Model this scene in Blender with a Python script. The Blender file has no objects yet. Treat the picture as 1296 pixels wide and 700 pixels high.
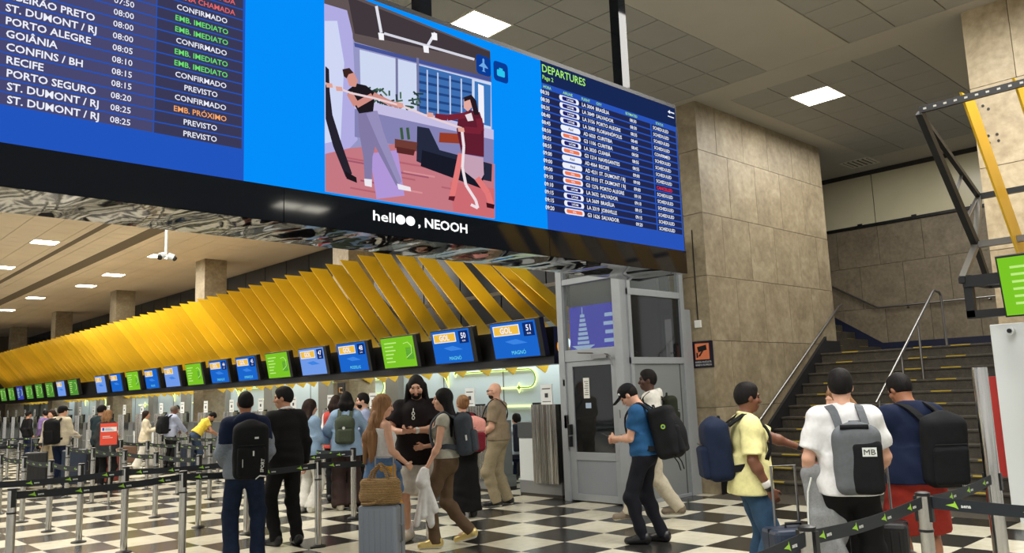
import bpy, math, random
import numpy as np
from mathutils import Vector, Matrix, Euler
random.seed(7); rng = np.random.RandomState(7)
C = bpy.context.scene.collection
PI = math.pi

# ---------------------------------------------------------------- camera
F_PX, W_PX, H_PX = 1027.0, 1296.0, 700.0
EYE = 1.65
def _n(v):
    v = np.array(v, float); return v/np.linalg.norm(v)
_a = _n([-330-648, 536-350, F_PX]); _b = _n([1750-648, 458-350, F_PX])
CZ = _n(-np.cross(_a, _b)); CZ = CZ if CZ[1] < 0 else -CZ
CY = _a; CX = _n(np.cross(CY, CZ))
right = Vector((CX[0], CY[0], CZ[0])); up = -Vector((CX[1], CY[1], CZ[1])); back = -Vector((CX[2], CY[2], CZ[2]))
cam = bpy.data.cameras.new('camera'); cam.sensor_width = 36; cam.lens = 36*F_PX/W_PX; cam.clip_end = 300
camo = bpy.data.objects.new('camera', cam); C.objects.link(camo)
camo.matrix_world = Matrix(((right.x, up.x, back.x, 0), (right.y, up.y, back.y, 0), (right.z, up.z, back.z, EYE), (0, 0, 0, 1)))
bpy.context.scene.camera = camo
# ---------------------------------------------------------------- world, exposure
w = bpy.data.worlds.new('world'); bpy.context.scene.world = w; w.use_nodes = True
w.node_tree.nodes['Background'].inputs[0].default_value = (0.80, 0.80, 0.78, 1)
w.node_tree.nodes['Background'].inputs[1].default_value = 0.85
vs = bpy.context.scene.view_settings
vs.view_transform = 'Standard'; vs.look = 'None'; vs.exposure = 0.0; vs.gamma = 1.0; vs.use_curve_mapping = False
LIGHT_PANEL = 22.0      # strength of the ceiling panels
# soft light of the rest of the hall, behind and left of the camera (rows of ceiling lamps), plus an added stair fill
def area(loc, size, power, col):
    l = bpy.data.lights.new('hall_light', 'AREA'); l.shape = 'RECTANGLE'; l.size, l.size_y = size; l.energy = power; l.color = col
    o = bpy.data.objects.new('hall_light', l); C.objects.link(o); o.location = loc; return o
area((1.5, 1.0, 6.2), (5, 5), 560, (1, .97, .92))
area((3.0, 13.0, 6.2), (5, 7), 640, (1, .95, .86))
area((6.5, 26.0, 6.2), (6, 12), 1200, (1, .93, .82))
area((8.0, 2.0, 6.2), (3, 3), 420, (1, .97, .92))
area((14.2, 5.3, 6.25), (4, 2.4), 180, (1, .96, .9))  # fill added to brighten the stairs, no lamp of its own
for _k in range(5): area((11.75, 12.5+8*_k, 2.95), (.5, 7.5), 105, (.93, .98, 1))

# ---------------------------------------------------------------- pixel helpers (positions measured on the photograph)
def ray(x, y):
    d = np.array([x-648, y-350, F_PX]); return np.array([d@CX, d@CY, d@CZ])
def on_z(x, y, z=0.):
    r = ray(x, y); p = r*((z-EYE)/r[2]); return (p[0], p[1], z)
def on_Y(x, y, Y):
    r = ray(x, y); p = r*(Y/r[1]); return (p[0], Y, p[2]+EYE)
def on_X(x, y, X):
    r = ray(x, y); p = r*(X/r[0]); return (X, p[1], p[2]+EYE)
def proj(p):
    q = np.array(p, float)-[0, 0, EYE]; c = q[0]*CX+q[1]*CY+q[2]*CZ
    return (c[0]/c[2]*F_PX+648, c[1]/c[2]*F_PX+350, c[2])

# ---------------------------------------------------------------- materials
def lin(c):
    return tuple((v/255/12.92 if v/255 <= .04045 else ((v/255+.055)/1.055)**2.4) for v in c)
_m = {}
def mat(name, rgb, rough=.6, metal=0., noise=0., scale=8., bump=0., emit=0., spec=.5, coat=0., stretch=None, alpha=1., trans=0.):
    if name in _m: return _m[name]
    m = bpy.data.materials.new(name); m.use_nodes = True; nt = m.node_tree; b = nt.nodes['Principled BSDF']
    c = lin(rgb)+(1,)
    b.inputs['Base Color'].default_value = c; b.inputs['Roughness'].default_value = rough; b.inputs['Metallic'].default_value = metal
    b.inputs['Specular IOR Level'].default_value = spec; b.inputs['Coat Weight'].default_value = coat
    b.inputs['Alpha'].default_value = alpha; b.inputs['Transmission Weight'].default_value = trans
    if emit: b.inputs['Emission Color'].default_value = c; b.inputs['Emission Strength'].default_value = emit
    tc = nt.nodes.new('ShaderNodeTexCoord'); mp = nt.nodes.new('ShaderNodeMapping'); nz = nt.nodes.new('ShaderNodeTexNoise')
    nt.links.new(tc.outputs['Object'], mp.inputs['Vector']); nt.links.new(mp.outputs['Vector'], nz.inputs['Vector'])
    if stretch: mp.inputs['Scale'].default_value = stretch
    nz.inputs['Scale'].default_value = scale; nz.inputs['Detail'].default_value = 4
    if noise:
        r = nt.nodes.new('ShaderNodeValToRGB'); r.color_ramp.elements[0].position = .3; r.color_ramp.elements[1].position = .72
        r.color_ramp.elements[0].color = tuple(v*(1-noise) for v in c[:3])+(1,)
        r.color_ramp.elements[1].color = tuple(min(1, v*(1+noise*.7)) for v in c[:3])+(1,)
        nt.links.new(nz.outputs['Fac'], r.inputs['Fac']); nt.links.new(r.outputs['Color'], b.inputs['Base Color'])
    if bump:
        bp = nt.nodes.new('ShaderNodeBump'); bp.inputs['Strength'].default_value = bump; bp.inputs['Distance'].default_value = .02
        nt.links.new(nz.outputs['Fac'], bp.inputs['Height']); nt.links.new(bp.outputs['Normal'], b.inputs['Normal'])
    _m[name] = m; return m
def emat(name, rgb, s=1.):
    if name in _m: return _m[name]
    m = bpy.data.materials.new(name); m.use_nodes = True; nt = m.node_tree; b = nt.nodes['Principled BSDF']
    b.inputs['Base Color'].default_value = (0, 0, 0, 1); b.inputs['Roughness'].default_value = 1; b.inputs['Specular IOR Level'].default_value = 0
    b.inputs['Emission Color'].default_value = lin(rgb)+(1,); b.inputs['Emission Strength'].default_value = s
    _m[name] = m; return m
def stone(name, c1, c2, c3, scale=2.2, rough=.45):
    if name in _m: return _m[name]
    m = bpy.data.materials.new(name); m.use_nodes = True; nt = m.node_tree; b = nt.nodes['Principled BSDF']
    tc = nt.nodes.new('ShaderNodeTexCoord'); L = nt.links
    geo = nt.nodes.new('ShaderNodeObjectInfo'); add = nt.nodes.new('ShaderNodeVectorMath'); add.operation = 'ADD'
    sc = nt.nodes.new('ShaderNodeVectorMath'); sc.operation = 'SCALE'; sc.inputs['Scale'].default_value = 30
    cmb = nt.nodes.new('ShaderNodeCombineXYZ'); L.new(geo.outputs['Random'], cmb.inputs[0]); L.new(geo.outputs['Random'], cmb.inputs[1]); L.new(cmb.outputs[0], sc.inputs[0])
    L.new(tc.outputs['Object'], add.inputs[0]); L.new(sc.outputs[0], add.inputs[1])
    n1 = nt.nodes.new('ShaderNodeTexNoise'); n1.inputs['Scale'].default_value = scale; n1.inputs['Detail'].default_value = 9; n1.inputs['Roughness'].default_value = .68; n1.inputs['Distortion'].default_value = .8
    n2 = nt.nodes.new('ShaderNodeTexNoise'); n2.inputs['Scale'].default_value = scale*7; n2.inputs['Detail'].default_value = 6
    L.new(add.outputs[0], n1.inputs['Vector']); L.new(add.outputs[0], n2.inputs['Vector'])
    r = nt.nodes.new('ShaderNodeValToRGB'); e = r.color_ramp.elements
    e[0].position = .33; e[0].color = lin(c1)+(1,); e[1].position = .68; e[1].color = lin(c3)+(1,)
    x = e.new(.5); x.color = lin(c2)+(1,)
    mx = nt.nodes.new('ShaderNodeMix'); mx.data_type = 'FLOAT'; mx.inputs[0].default_value = .35
    L.new(n1.outputs['Fac'], mx.inputs[2]); L.new(n2.outputs['Fac'], mx.inputs[3]); L.new(mx.outputs[0], r.inputs['Fac'])
    L.new(r.outputs['Color'], b.inputs['Base Color']); b.inputs['Roughness'].default_value = rough
    bp = nt.nodes.new('ShaderNodeBump'); bp.inputs['Strength'].default_value = .12; bp.inputs['Distance'].default_value = .01
    L.new(n2.outputs['Fac'], bp.inputs['Height']); L.new(bp.outputs['Normal'], b.inputs['Normal'])
    _m[name] = m; return m

M_WTILE = stone('white_floor_tile', (196, 190, 168), (216, 211, 190), (226, 222, 204), 1.6, .22)
M_DTILE = stone('dark_floor_tile', (34, 33, 32), (42, 41, 40), (54, 52, 49), 2.0, .2)
M_GROUT = mat('grout', (70, 66, 58), .8)
M_STONE = stone('wall_travertine', (118, 106, 84), (146, 133, 108), (172, 160, 134), 1.6, .5)
M_STONE2 = stone('back_wall_stone', (100, 90, 74), (124, 113, 94), (142, 131, 110), 2.2, .5)
M_STONE3 = stone('pillar_travertine', (150, 134, 106), (178, 162, 132), (204, 190, 160), 1.8, .45)
M_JOINT = mat('stone_joint', (62, 56, 46), .9)
M_CEIL = mat('ceiling_tile_grey', (164, 165, 162), .8, noise=.05, scale=2)
M_CEILW = mat('ceiling_tile_tan', (232, 216, 194), .8, noise=.08, scale=.6)
M_PLASTER = mat('ceiling_plaster', (184, 182, 174), .85, noise=.04, scale=1.5)
M_DARKC = mat('ceiling_void', (52, 50, 46), .9)
M_STEEL = mat('brushed_steel', (206, 204, 198), .2, 1., noise=.25, scale=6, stretch=(6, 6, .3))
M_STEEL2 = mat('satin_steel', (150, 150, 150), .35, 1.)
M_ALU = mat('painted_aluminium', (158, 163, 168), .45, .2, noise=.04)
M_BLACK = mat('black_plastic', (17, 18, 20), .4)
M_BLACKM = mat('black_metal', (24, 25, 27), .45, .3)
M_GREYM = mat('grey_metal', (110, 108, 102), .4, .6)
M_NAVY = mat('navy_skirting', (20, 27, 54), .5)
M_STEP = stone('stair_granite', (50, 46, 40), (68, 63, 54), (88, 81, 69), 9, .5)
M_STEPD = mat('stair_dark', (26, 26, 29), .55)
M_YELLOW = mat('yellow_strip', (186, 160, 44), .6)
M_FIN = mat('yellow_fin', (232, 186, 30), .45, noise=.08, scale=1.5)
M_WHITE = mat('white_laminate', (214, 220, 222), .4)
M_CREAM = mat('cream_panel', (206, 200, 170), .22, noise=.05, scale=1.2)
M_BWALL = mat('pale_blue_wall', (196, 212, 214), .35, noise=.04, scale=1)
M_LAMP = emat('lamp_diffuser', (255, 250, 232), LIGHT_PANEL)
M_LAMPT = mat('lamp_frame', (215, 212, 200), .5)
def glossy_black():
    m = bpy.data.materials.new('glossy_black'); m.use_nodes = True; nt = m.node_tree; b = nt.nodes['Principled BSDF']
    b.inputs['Base Color'].default_value = (.004, .005, .007, 1); b.inputs['Roughness'].default_value = .05; b.inputs['Specular IOR Level'].default_value = .25
    return m
M_GLOSS = glossy_black()
def mirror_black():
    m = bpy.data.materials.new('rippled_black_film'); m.use_nodes = True; nt = m.node_tree; b = nt.nodes['Principled BSDF']
    b.inputs['Base Color'].default_value = (.20, .20, .20, 1); b.inputs['Metallic'].default_value = 1; b.inputs['Roughness'].default_value = .04
    tc = nt.nodes.new('ShaderNodeTexCoord'); nz = nt.nodes.new('ShaderNodeTexNoise'); nz.inputs['Scale'].default_value = .8; nz.inputs['Detail'].default_value = 1
    bp = nt.nodes.new('ShaderNodeBump'); bp.inputs['Strength'].default_value = .5; bp.inputs['Distance'].default_value = .03
    nt.links.new(tc.outputs['Object'], nz.inputs['Vector']); nt.links.new(nz.outputs['Fac'], bp.inputs['Height']); nt.links.new(bp.outputs['Normal'], b.inputs['Normal'])
    return m
M_MIRROR = mirror_black()
def glass(name, tint, a=.25):
    m = bpy.data.materials.new(name); m.use_nodes = True; nt = m.node_tree; b = nt.nodes['Principled BSDF']
    b.inputs['Base Color'].default_value = lin(tint)+(1,); b.inputs['Roughness'].default_value = .05; b.inputs['Alpha'].default_value = a
    b.inputs['Specular IOR Level'].default_value = .8
    return m
M_GLASS = glass('clear_glass', (120, 130, 130), .18)
M_DGLASS = glass('dark_glass', (20, 24, 28), .72)

def vary(m, amt):
    nt = m.node_tree; b = nt.nodes['Principled BSDF']; oi = nt.nodes.new('ShaderNodeObjectInfo'); mr = nt.nodes.new('ShaderNodeMapRange'); mr.inputs[3].default_value = 1-amt; mr.inputs[4].default_value = 1+amt*.3
    hs = nt.nodes.new('ShaderNodeHueSaturation'); nt.links.new(oi.outputs['Random'], mr.inputs[0]); nt.links.new(mr.outputs[0], hs.inputs['Value'])
    src = b.inputs['Base Color'].links[0].from_socket; nt.links.new(src, hs.inputs['Color']); nt.links.new(hs.outputs[0], b.inputs['Base Color'])
vary(M_FIN, .22)

# ---------------------------------------------------------------- mesh building
class MB:
    def __init__(s): s.v = []; s.f = []; s.m = []
    def add(s, vs, fs, mi=0):
        n = len(s.v); s.v += [tuple(p) for p in vs]; s.f += [tuple(i+n for i in f) for f in fs]; s.m += [mi]*len(fs); return s
    def box(s, x0, x1, y0, y1, z0, z1, mi=0, M=None):
        vs = [Vector((x, y, z)) for x in (x0, x1) for y in (y0, y1) for z in (z0, z1)]
        if M: vs = [M@p for p in vs]
        return s.add(vs, [(0, 1, 3, 2), (4, 6, 7, 5), (0, 4, 5, 1), (2, 3, 7, 6), (0, 2, 6, 4), (1, 5, 7, 3)], mi)
    def tube(s, pts, r, n=10, mi=0, cap=True, closed=False):
        pts = [Vector(p) for p in pts]; k = len(pts); rs = r if isinstance(r, (list, tuple)) else [r]*k
        base = len(s.v); up0 = None
        for i, p in enumerate(pts):
            if closed: t = pts[(i+1) % k]-pts[i-1]
            else: t = pts[min(i+1, k-1)]-pts[max(i-1, 0)]
            t.normalize()
            if up0 is None: up0 = t.orthogonal().normalized()
            up0 = (up0-t*up0.dot(t)).normalized(); sd = t.cross(up0)
            for j in range(n):
                a = 2*PI*j/n; s.v.append(tuple(p+(up0*math.cos(a)+sd*math.sin(a))*rs[i]))
        kk = k if closed else k-1
        for i in range(kk):
            for j in range(n):
                a = base+i*n+j; b = base+i*n+(j+1) % n; i2 = (i+1) % k
                s.f.append((a, b, base+i2*n+(j+1) % n, base+i2*n+j)); s.m.append(mi)
        if cap and not closed:
            s.f.append(tuple(base+j for j in reversed(range(n)))); s.m.append(mi)
            s.f.append(tuple(base+(k-1)*n+j for j in range(n))); s.m.append(mi)
        return s
    def lathe(s, prof, n=24, mi=0, c=(0, 0)):
        b = len(s.v)
        for r, z in prof:
            for j in range(n):
                a = 2*PI*j/n; s.v.append((c[0]+r*math.cos(a), c[1]+r*math.sin(a), z))
        for i in range(len(prof)-1):
            for j in range(n):
                s.f.append((b+i*n+j, b+i*n+(j+1) % n, b+(i+1)*n+(j+1) % n, b+(i+1)*n+j)); s.m.append(mi)
        s.f.append(tuple(b+j for j in reversed(range(n)))); s.m.append(mi)
        s.f.append(tuple(b+(len(prof)-1)*n+j for j in range(n))); s.m.append(mi)
        return s
    def prism(s, poly, a, b, axis='y', mi=0, M=None):
        # poly in the other two axes, extruded from a to b
        k = len(poly); vs = []
        for t in (a, b):
            for (u, v) in poly:
                p = {'y': (u, t, v), 'x': (t, u, v), 'z': (u, v, t)}[axis]
                vs.append(M@Vector(p) if M else p)
        fs = [tuple(range(k)), tuple(range(2*k-1, k-1, -1))]+[(i, i+k, (i+1) % k+k, (i+1) % k) for i in range(k)]
        return s.add(vs, fs, mi)
    def data(s, name, mats):
        me = bpy.data.meshes.new(name); me.from_pydata(s.v, [], s.f); me.validate()
        for m in mats: me.materials.append(m)
        if len(mats) > 1 and len(me.polygons) == len(s.m): me.polygons.foreach_set('material_index', s.m)
        return me
    def build(s, name, mats, parent=None, smooth=False, kind=None, bevel=0.):
        if not isinstance(mats, (list, tuple)): mats = [mats]
        me = s.data(name, mats)
        import bmesh
        bm = bmesh.new(); bm.from_mesh(me); bmesh.ops.recalc_face_normals(bm, faces=bm.faces); bm.to_mesh(me); bm.free()
        o = bpy.data.objects.new(name, me); C.objects.link(o)
        if parent: o.parent = parent
        if smooth:
            me.polygons.foreach_set('use_smooth', [True]*len(me.polygons))
            try: me.set_sharp_from_angle(angle=math.radians(40))
            except Exception: pass
        if bevel:
            md = o.modifiers.new('bevel', 'BEVEL'); md.width = bevel; md.segments = 2; md.limit_method = 'ANGLE'
        if kind: o['kind'] = kind
        return o
def tag(o, label=None, cat=None, group=None):
    if label: o['label'] = label
    if cat: o['category'] = cat
    if group: o['group'] = group
    return o
def empty(name, loc=(0, 0, 0), rz=0., label=None, cat=None, group=None, kind=None):
    o = bpy.data.objects.new(name, None); C.objects.link(o); o.location = loc; o.rotation_euler = (0, 0, rz); o.empty_display_size = .1
    if kind: o['kind'] = kind
    return tag(o, label, cat, group)
def copy_tree(o, parent=None):
    c = o.copy(); C.objects.link(c); c.parent = parent
    for ch in o.children: copy_tree(ch, c)
    return c

# flat lettering: font outline turned into mesh polygons
_tx = {}
def text_poly(s, bold=0.):
    key = (s, bold)
    if key in _tx: return _tx[key]
    cu = bpy.data.curves.new('t', 'FONT'); cu.body = s; cu.size = 1; cu.resolution_u = 2; cu.offset = bold; cu.fill_mode = 'FRONT'
    o = bpy.data.objects.new('t', cu); C.objects.link(o)
    dg = bpy.context.evaluated_depsgraph_get(); me = o.evaluated_get(dg).to_mesh()
    vs = np.array([v.co[:2] for v in me.vertices]) if len(me.vertices) else np.zeros((0, 2)); fs = [tuple(p.vertices) for p in me.polygons]
    o.evaluated_get(dg).to_mesh_clear(); bpy.data.objects.remove(o); bpy.data.curves.remove(cu)
    if len(vs): vs = vs-[vs[:, 0].min(), 0]
    _tx[key] = (vs, fs); return _tx[key]
def put_text(mb, s, org, ux, uz, h, align='l', bold=.0, mi=0, maxw=None):
    """letters of cap height h at org; ux = reading direction, uz = up direction"""
    vs, fs = text_poly(s, bold)
    if not len(vs): return
    k = h/.70; wd = vs[:, 0].max()*k; kx = k
    if maxw: kx = k*maxw/wd; wd = maxw
    off = {'l': 0, 'c': -wd/2, 'r': -wd}[align]
    o = Vector(org); ux = Vector(ux); uz = Vector(uz)
    mb.add([o+ux*(x*kx+off)+uz*(y*k) for x, y in vs], fs, mi)

# ---------------------------------------------------------------- floor
fl = empty('floor', kind='structure')
MB().box(-8, 13, -18, 62, -.12, -.006).build('floor_bed', M_GROUT, fl)
MB().box(11.55, 20, -18, 62, -.12, -.003).build('floor_slab', M_STEPD, fl)
TX, TY, X0T, Y0T = .674, .69, 6.14, 6.49
cells = []
for i in range(-21, 9):
    for j in range(-34, 80):
        x = X0T+i*TX; y = Y0T+j*TY
        if x+TX > 12.9: continue
        cx, cy = x+TX/2, y+TY/2
        if cx > 10.7 and 3.0 < cy < 7.3: continue
        px = proj((cx, cy, 0)); vis = px[2] > 0 and -30 < px[0] < 1330 and 480 < px[1] < 730
        cells.append((not vis, math.hypot(cx, cy), i, j, x, y))
cells.sort()
tme = [None, None]
for k in (0, 1):
    b = MB().box(.003, TX-.003, .003, TY-.003, -.02, 0); tme[k] = b.data('floor_tile', [M_WTILE if k == 0 else M_DTILE])
rest = MB()
for n, (nv, d, i, j, x, y) in enumerate(cells):
    dark = (i+j) % 2
    if n < 300 and not nv:
        o = bpy.data.objects.new('floor_tile', tme[dark]); C.objects.link(o); o.parent = fl; o.location = (x, y, 0)
    else:
        rest.box(x+.003, x+TX-.003, y+.003, y+TY-.003, -.02, 0, dark)
rest.build('floor_tiles_far', [M_WTILE, M_DTILE], fl, kind='stuff')
# dark granite strip at the foot of the stairs
MB().box(10.68, 11.66, 3.0, 7.25, -.02, .004).build('threshold_slab', M_STEP, fl)

# ---------------------------------------------------------------- ceiling
ZC = 6.35
ce = empty('ceiling', kind='structure')
MB().box(-8, 20, -18, 62, ZC+.02, ZC+.15).build('ceiling_void', M_DARKC, ce)
def plaster(x0, x1, y0, y1, z=ZC): MB().box(x0, x1, y0, y1, z-.004, ZC+.03).build('plaster_panel', M_PLASTER, ce)
plaster(10.97, 11.6, -5, 11); plaster(11.6, 19, 6.82, 7.5); plaster(11.6, 19, 3.0, 4.08); plaster(17.1, 19, 4.08, 6.82)
plaster(4.2, 10.96, 4.52, 5.775); plaster(11.6, 19, 7.5, 11)
MB().box(10.97, 13.2, 11, 60, ZC-.002, ZC+.02).build('plaster_panel', M_CEILW, ce)
lights = []     # cells replaced by lamps
lamps_px = [(38, 307), (75, 307), (187, 323), (225, 323), (140, 347), (95, 362), (49, 378), (12, 392), (288, 295), (387, 309), (0, 337)]
GX, GY, AX, AY = .68, .635, 10.97, 5.78
lamp_cells = {(-7, 2)}
for (x, y) in [(55, 307), (206, 323), (140, 347), (95, 362), (49, 378), (12, 392), (287, 295), (388, 309), (5, 337), (239, 352), (-20, 405)]:
    p = on_z(x, y, ZC); lamp_cells.add((round((p[0]-AX)/GX-.5), round((p[1]-AY)/GY-.5)))
for i in (-7, -12, -17, -22): 
    for j in (-4, -12): lamp_cells.add((i, j))
lamp_cells |= {(-6, -28), (-7, -28), (-10, -30), (-11, -30), (-2, -23), (-3, -23), (-14, -31), (-15, -31)}
for i in (-14, -20): lamp_cells |= {(i, 8), (i, 16), (i, 24)}
ct = []
for i in range(-26, 0):
    for j in range(-37, 80):
        x = AX+i*GX; y = AY+j*GY
        if j in (-2, -1) and x > 4: continue
        cx, cy = x+GX/2, y+GY/2; p = proj((cx, cy, ZC)); vis = p[2] > .5 and -20 < p[0] < 1320 and -30 < p[1] < 480
        hid = cx < 6.7*(ZC-EYE)/2.0 and False
        ct.append((not vis, math.hypot(cx, cy), i, j, x, y))
ct.sort()
def tile_me(m): return MB().box(.008, GX-.008, .008, GY-.008, 0, .03).data('ceiling_tile', [m])
tg, tw = tile_me(M_CEIL), tile_me(M_CEILW)
rest = MB(); cnt = 0
for nv, d, i, j, x, y in ct:
    if (i, j) in lamp_cells: lights.append((x, y, GX, GY)); continue
    warm = y > 11
    if not nv and cnt < 270:
        o = bpy.data.objects.new('ceiling_tile', tw if warm else tg); C.objects.link(o); o.parent = ce; o.location = (x, y, ZC); cnt += 1
    else: rest.box(x+.008, x+GX-.008, y+.008, y+GY-.008, ZC, ZC+.03, 1 if warm else 0)
rest.build('ceiling_tiles_far', [M_CEIL, M_CEILW], ce, kind='stuff')
tb = MB().box(.008, .692, .008, .677, 0, .03).data('ceiling_tile', [M_CEIL])
for i in range(8):
    for j in range(4):
        x, y = 11.6+.7*i-.01, 4.09+.685*j
        if (i, j) == (1, 2): lights.append((x, y, .7, .685)); continue
        if x > 17: continue
        o = bpy.data.objects.new('ceiling_tile', tb); C.objects.link(o); o.parent = ce; o.location = (x, y, ZC)
# beam shadow lines down the left part of the ceiling, built as darker strips
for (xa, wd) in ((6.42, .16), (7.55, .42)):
    MB().box(xa, xa+wd, 11, 60, ZC-.012, ZC+.02).build('shadow_strip', mat('strip_brown', (112, 100, 84), .8), ce)
_vis = sorted([(proj((x+a/2, y+b/2, ZC))[0], i) for i, (x, y, a, b) in enumerate(lights) if y > 12 and -10 < proj((x+a/2, y+b/2, ZC))[0] < 1310 and -10 < proj((x+a/2, y+b/2, ZC))[1] < 420])
_ord = ['leftmost', 'second from the left', 'third from the left', 'fourth from the left', 'fifth from the left', 'sixth from the left', 'seventh from the left', 'eighth from the left', 'ninth from the left', 'tenth from the left', 'eleventh from the left']
_rank = {i: _ord[min(k, 10)] for k, (_, i) in enumerate(_vis)}
for li_, (x, y, a, b) in enumerate(lights):
    vis = proj((x+a/2, y+b/2, ZC)); vis = vis[2] > 0 and -10 < vis[0] < 1310 and -10 < vis[1] < 420
    where = 'in the ceiling of the check-in hall' if y > 12 else ('in the ceiling above the stairs' if x > 11 else 'in the ceiling')
    o = empty('ceiling_light', (x, y, ZC), 0, None, 'ceiling light')
    if x > 11: o['label'] = 'square lit ceiling panel above the stairs right of the departures board'
    elif y < 9 and vis: o['label'] = 'large square lit ceiling panel just above the big screen'
    elif vis:
        o['label'] = 'lit white ceiling panel in the tan ceiling, '+_rank.get(li_, 'hardly visible one'); o['group'] = 'lit panels in the tan check-in hall ceiling'
    else:
        o['label'] = 'lit ceiling panel outside the view, over the near hall'; o['group'] = 'lit ceiling panels outside the view'
    MB().box(.03, a-.03, .03, b-.03, .0, .012).build('diffuser', M_LAMP, o)
    fr = MB()
    for bx in ((0, a, 0, .03), (0, a, b-.03, b), (0, .03, .03, b-.03), (a-.03, a, .03, b-.03)): fr.box(*bx, -.006, .02)
    fr.build('lamp_frame', M_LAMPT, o)
# air grille near the back wall
g = empty('air_grille', (17.0, 6.87, ZC), 0, 'slotted white air grille in the ceiling near the stair back wall', 'air vent')
fr = MB().box(0, .62, -.02, .02, -.02, .0).box(0, .62, .56, .6, -.02, 0).box(-.02, .02, -.02, .6, -.02, 0).box(.6, .64, -.02, .6, -.02, 0); fr.build('frame', M_LAMPT, g)
for k in range(5):
    MB().box(.03, .6, .05+k*.105, .09+k*.105, -.03, -.01).build('slat', M_LAMPT, g)
MB().box(0, .62, 0, .58, -.008, -.002).build('backing', M_DARKC, g)

# ---------------------------------------------------------------- stone walls: backing + separate slabs
def slab_wall(name, axis, c, u0, u1, z0, z1, us, zs, m, thick=.35, face=-1, clip=None):
    """wall face in plane axis=c, looking towards face; us, zs = joint positions"""
    r = empty(name, kind='structure')
    b = MB()
    a0, a1 = (c+.025, c+thick) if face < 0 else (c-thick, c-.025)
    poly = clip if clip else [(u0, z0), (u1, z0), (u1, z1), (u0, z1)]
    if name == 'wall_stair': poly = [(u0+.04, z0), (u1, z0), (u1, z1), (u0+.04, z1)]
    if name == 'wall_column': a0 += .02
    b.prism(poly, a0, a1, axis); b.build('wall_core', M_JOINT, r)
    for zi in range(len(zs)-1):
        off = us[zi % len(us)]
        for ui in range(len(off)-1):
            x0, x1, y0, y1 = off[ui]+.004, off[ui+1]-.004, zs[zi]+.004, zs[zi+1]-.004
            pl = [(x0, y0), (x1, y0), (x1, y1), (x0, y1)]
            if clip: pl = clip_poly(pl, clip)
            if len(pl) < 3: continue
            d = random.uniform(0, .003)
            s0, s1 = (c+d, c+.03) if face < 0 else (c-.03, c-d)
            cxm = sum(q[0] for q in pl)/len(pl); czm = sum(q[1] for q in pl)/len(pl)
            mb = MB(); mb.prism([(q[0]-cxm, q[1]-czm) for q in pl], 0, s1-s0, axis)
            o = mb.build('stone_slab', m, r); o.location = {'y': (cxm, s0, czm), 'x': (s0, cxm, czm)}[axis]
    return r
def clip_poly(sub, clip):
    def ins(p, a, b): return (b[0]-a[0])*(p[1]-a[1])-(b[1]-a[1])*(p[0]-a[0]) >= -1e-9
    def isec(p, q, a, b):
        d1 = (q[0]-p[0], q[1]-p[1]); d2 = (b[0]-a[0], b[1]-a[1]); den = d1[0]*d2[1]-d1[1]*d2[0]
        t = ((a[0]-p[0])*d2[1]-(a[1]-p[1])*d2[0])/den; return (p[0]+t*d1[0], p[1]+t*d1[1])
    out = sub
    for i in range(len(clip)):
        a, b = clip[i], clip[(i+1) % len(clip)]; inp = out; out = []
        for k in range(len(inp)):
            p, q = inp[k-1], inp[k]
            if ins(q, a, b):
                if not ins(p, a, b): out.append(isec(p, q, a, b))
                out.append(q)
            elif ins(p, a, b): out.append(isec(p, q, a, b))
        if not out: break
    return out
def div(a, b, n): return [a+(b-a)*i/n for i in range(n+1)]
YW = 7.2
# stair side wall (faces the camera side); rises from the floor with the slope of the stair
slab_wall('wall_stair', 'y', YW, 11.13, 15.5, 0, ZC, [div(11.13, 15.5, 5), [11.13, 11.7, 12.55, 13.4, 14.3, 15.0, 15.5]], [0, 1.33, 2.38, 3.43, 4.46, 5.52, ZC], M_STONE)
slab_wall('wall_column', 'x', 11.13, YW+.01, YW+.75, 0, ZC, [[YW+.01, YW+.75]], [0, 1.33, 2.38, 3.43, 4.46, 5.52, ZC], M_STONE, thick=.3)
MB().box(15.44, 15.5, YW+.03, YW+.8, 0, ZC).build('trim_wall_end', M_STONE2, None, kind='structure')
# base board: white strip over black
MB().box(11.11, 11.64, YW-.02, YW+.0, 0, .3).build('baseboard_stair', M_BLACK, None, kind='structure')
MB().box(11.11, 11.60, YW-.018, YW+.0, .3, .44).build('trim_baseboard_top', M_WHITE, None, kind='structure')
# back wall of the stair well
XB = 18.2
slab_wall('wall_back', 'x', XB, 2.6, 12, 2.2, 5.08, [div(2.6, 12, 10), [2.6+.47]+[2.6+.47+.94*i for i in range(1, 10)]+[12]], [2.2, 3.25, 4.2, 5.08], M_STONE2)
bw = empty('wall_back_upper', kind='structure')
for i in range(4):
    y0 = 2.6+2.35*i; MB().box(XB-.03, XB, y0+.01, y0+2.34, 5.14, ZC-.1).build('glass_panel', M_CREAM, bw)
MB().box(XB-.05, XB+.3, 2.6, 12, 5.08, 5.14).build('rail', M_BLACKM, bw)
MB().box(XB+.0, XB+.3, 2.6, 12, 5.14, ZC).build('backing', M_BLACKM, bw)
for i in range(8):
    MB().box(XB-.06, XB-.02, 2.9+1.175*i, 3.0+1.175*i, 5.1, 5.17).build('clip', M_BLACKM, bw)
MB().box(XB-.06, XB+.2, 2.6, 12, ZC-.1, ZC).build('trim_back', M_DARKC, None, kind='structure')
# skirting: level part on the landing, rising part beside the second flight
MB().prism([(2.9, 2.2), (12, 2.2), (12, 5.4), (7.42, 2.47), (2.9, 2.47)], XB-.02, XB, 'x').build('baseboard_back', M_NAVY, None, kind='structure')
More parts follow.
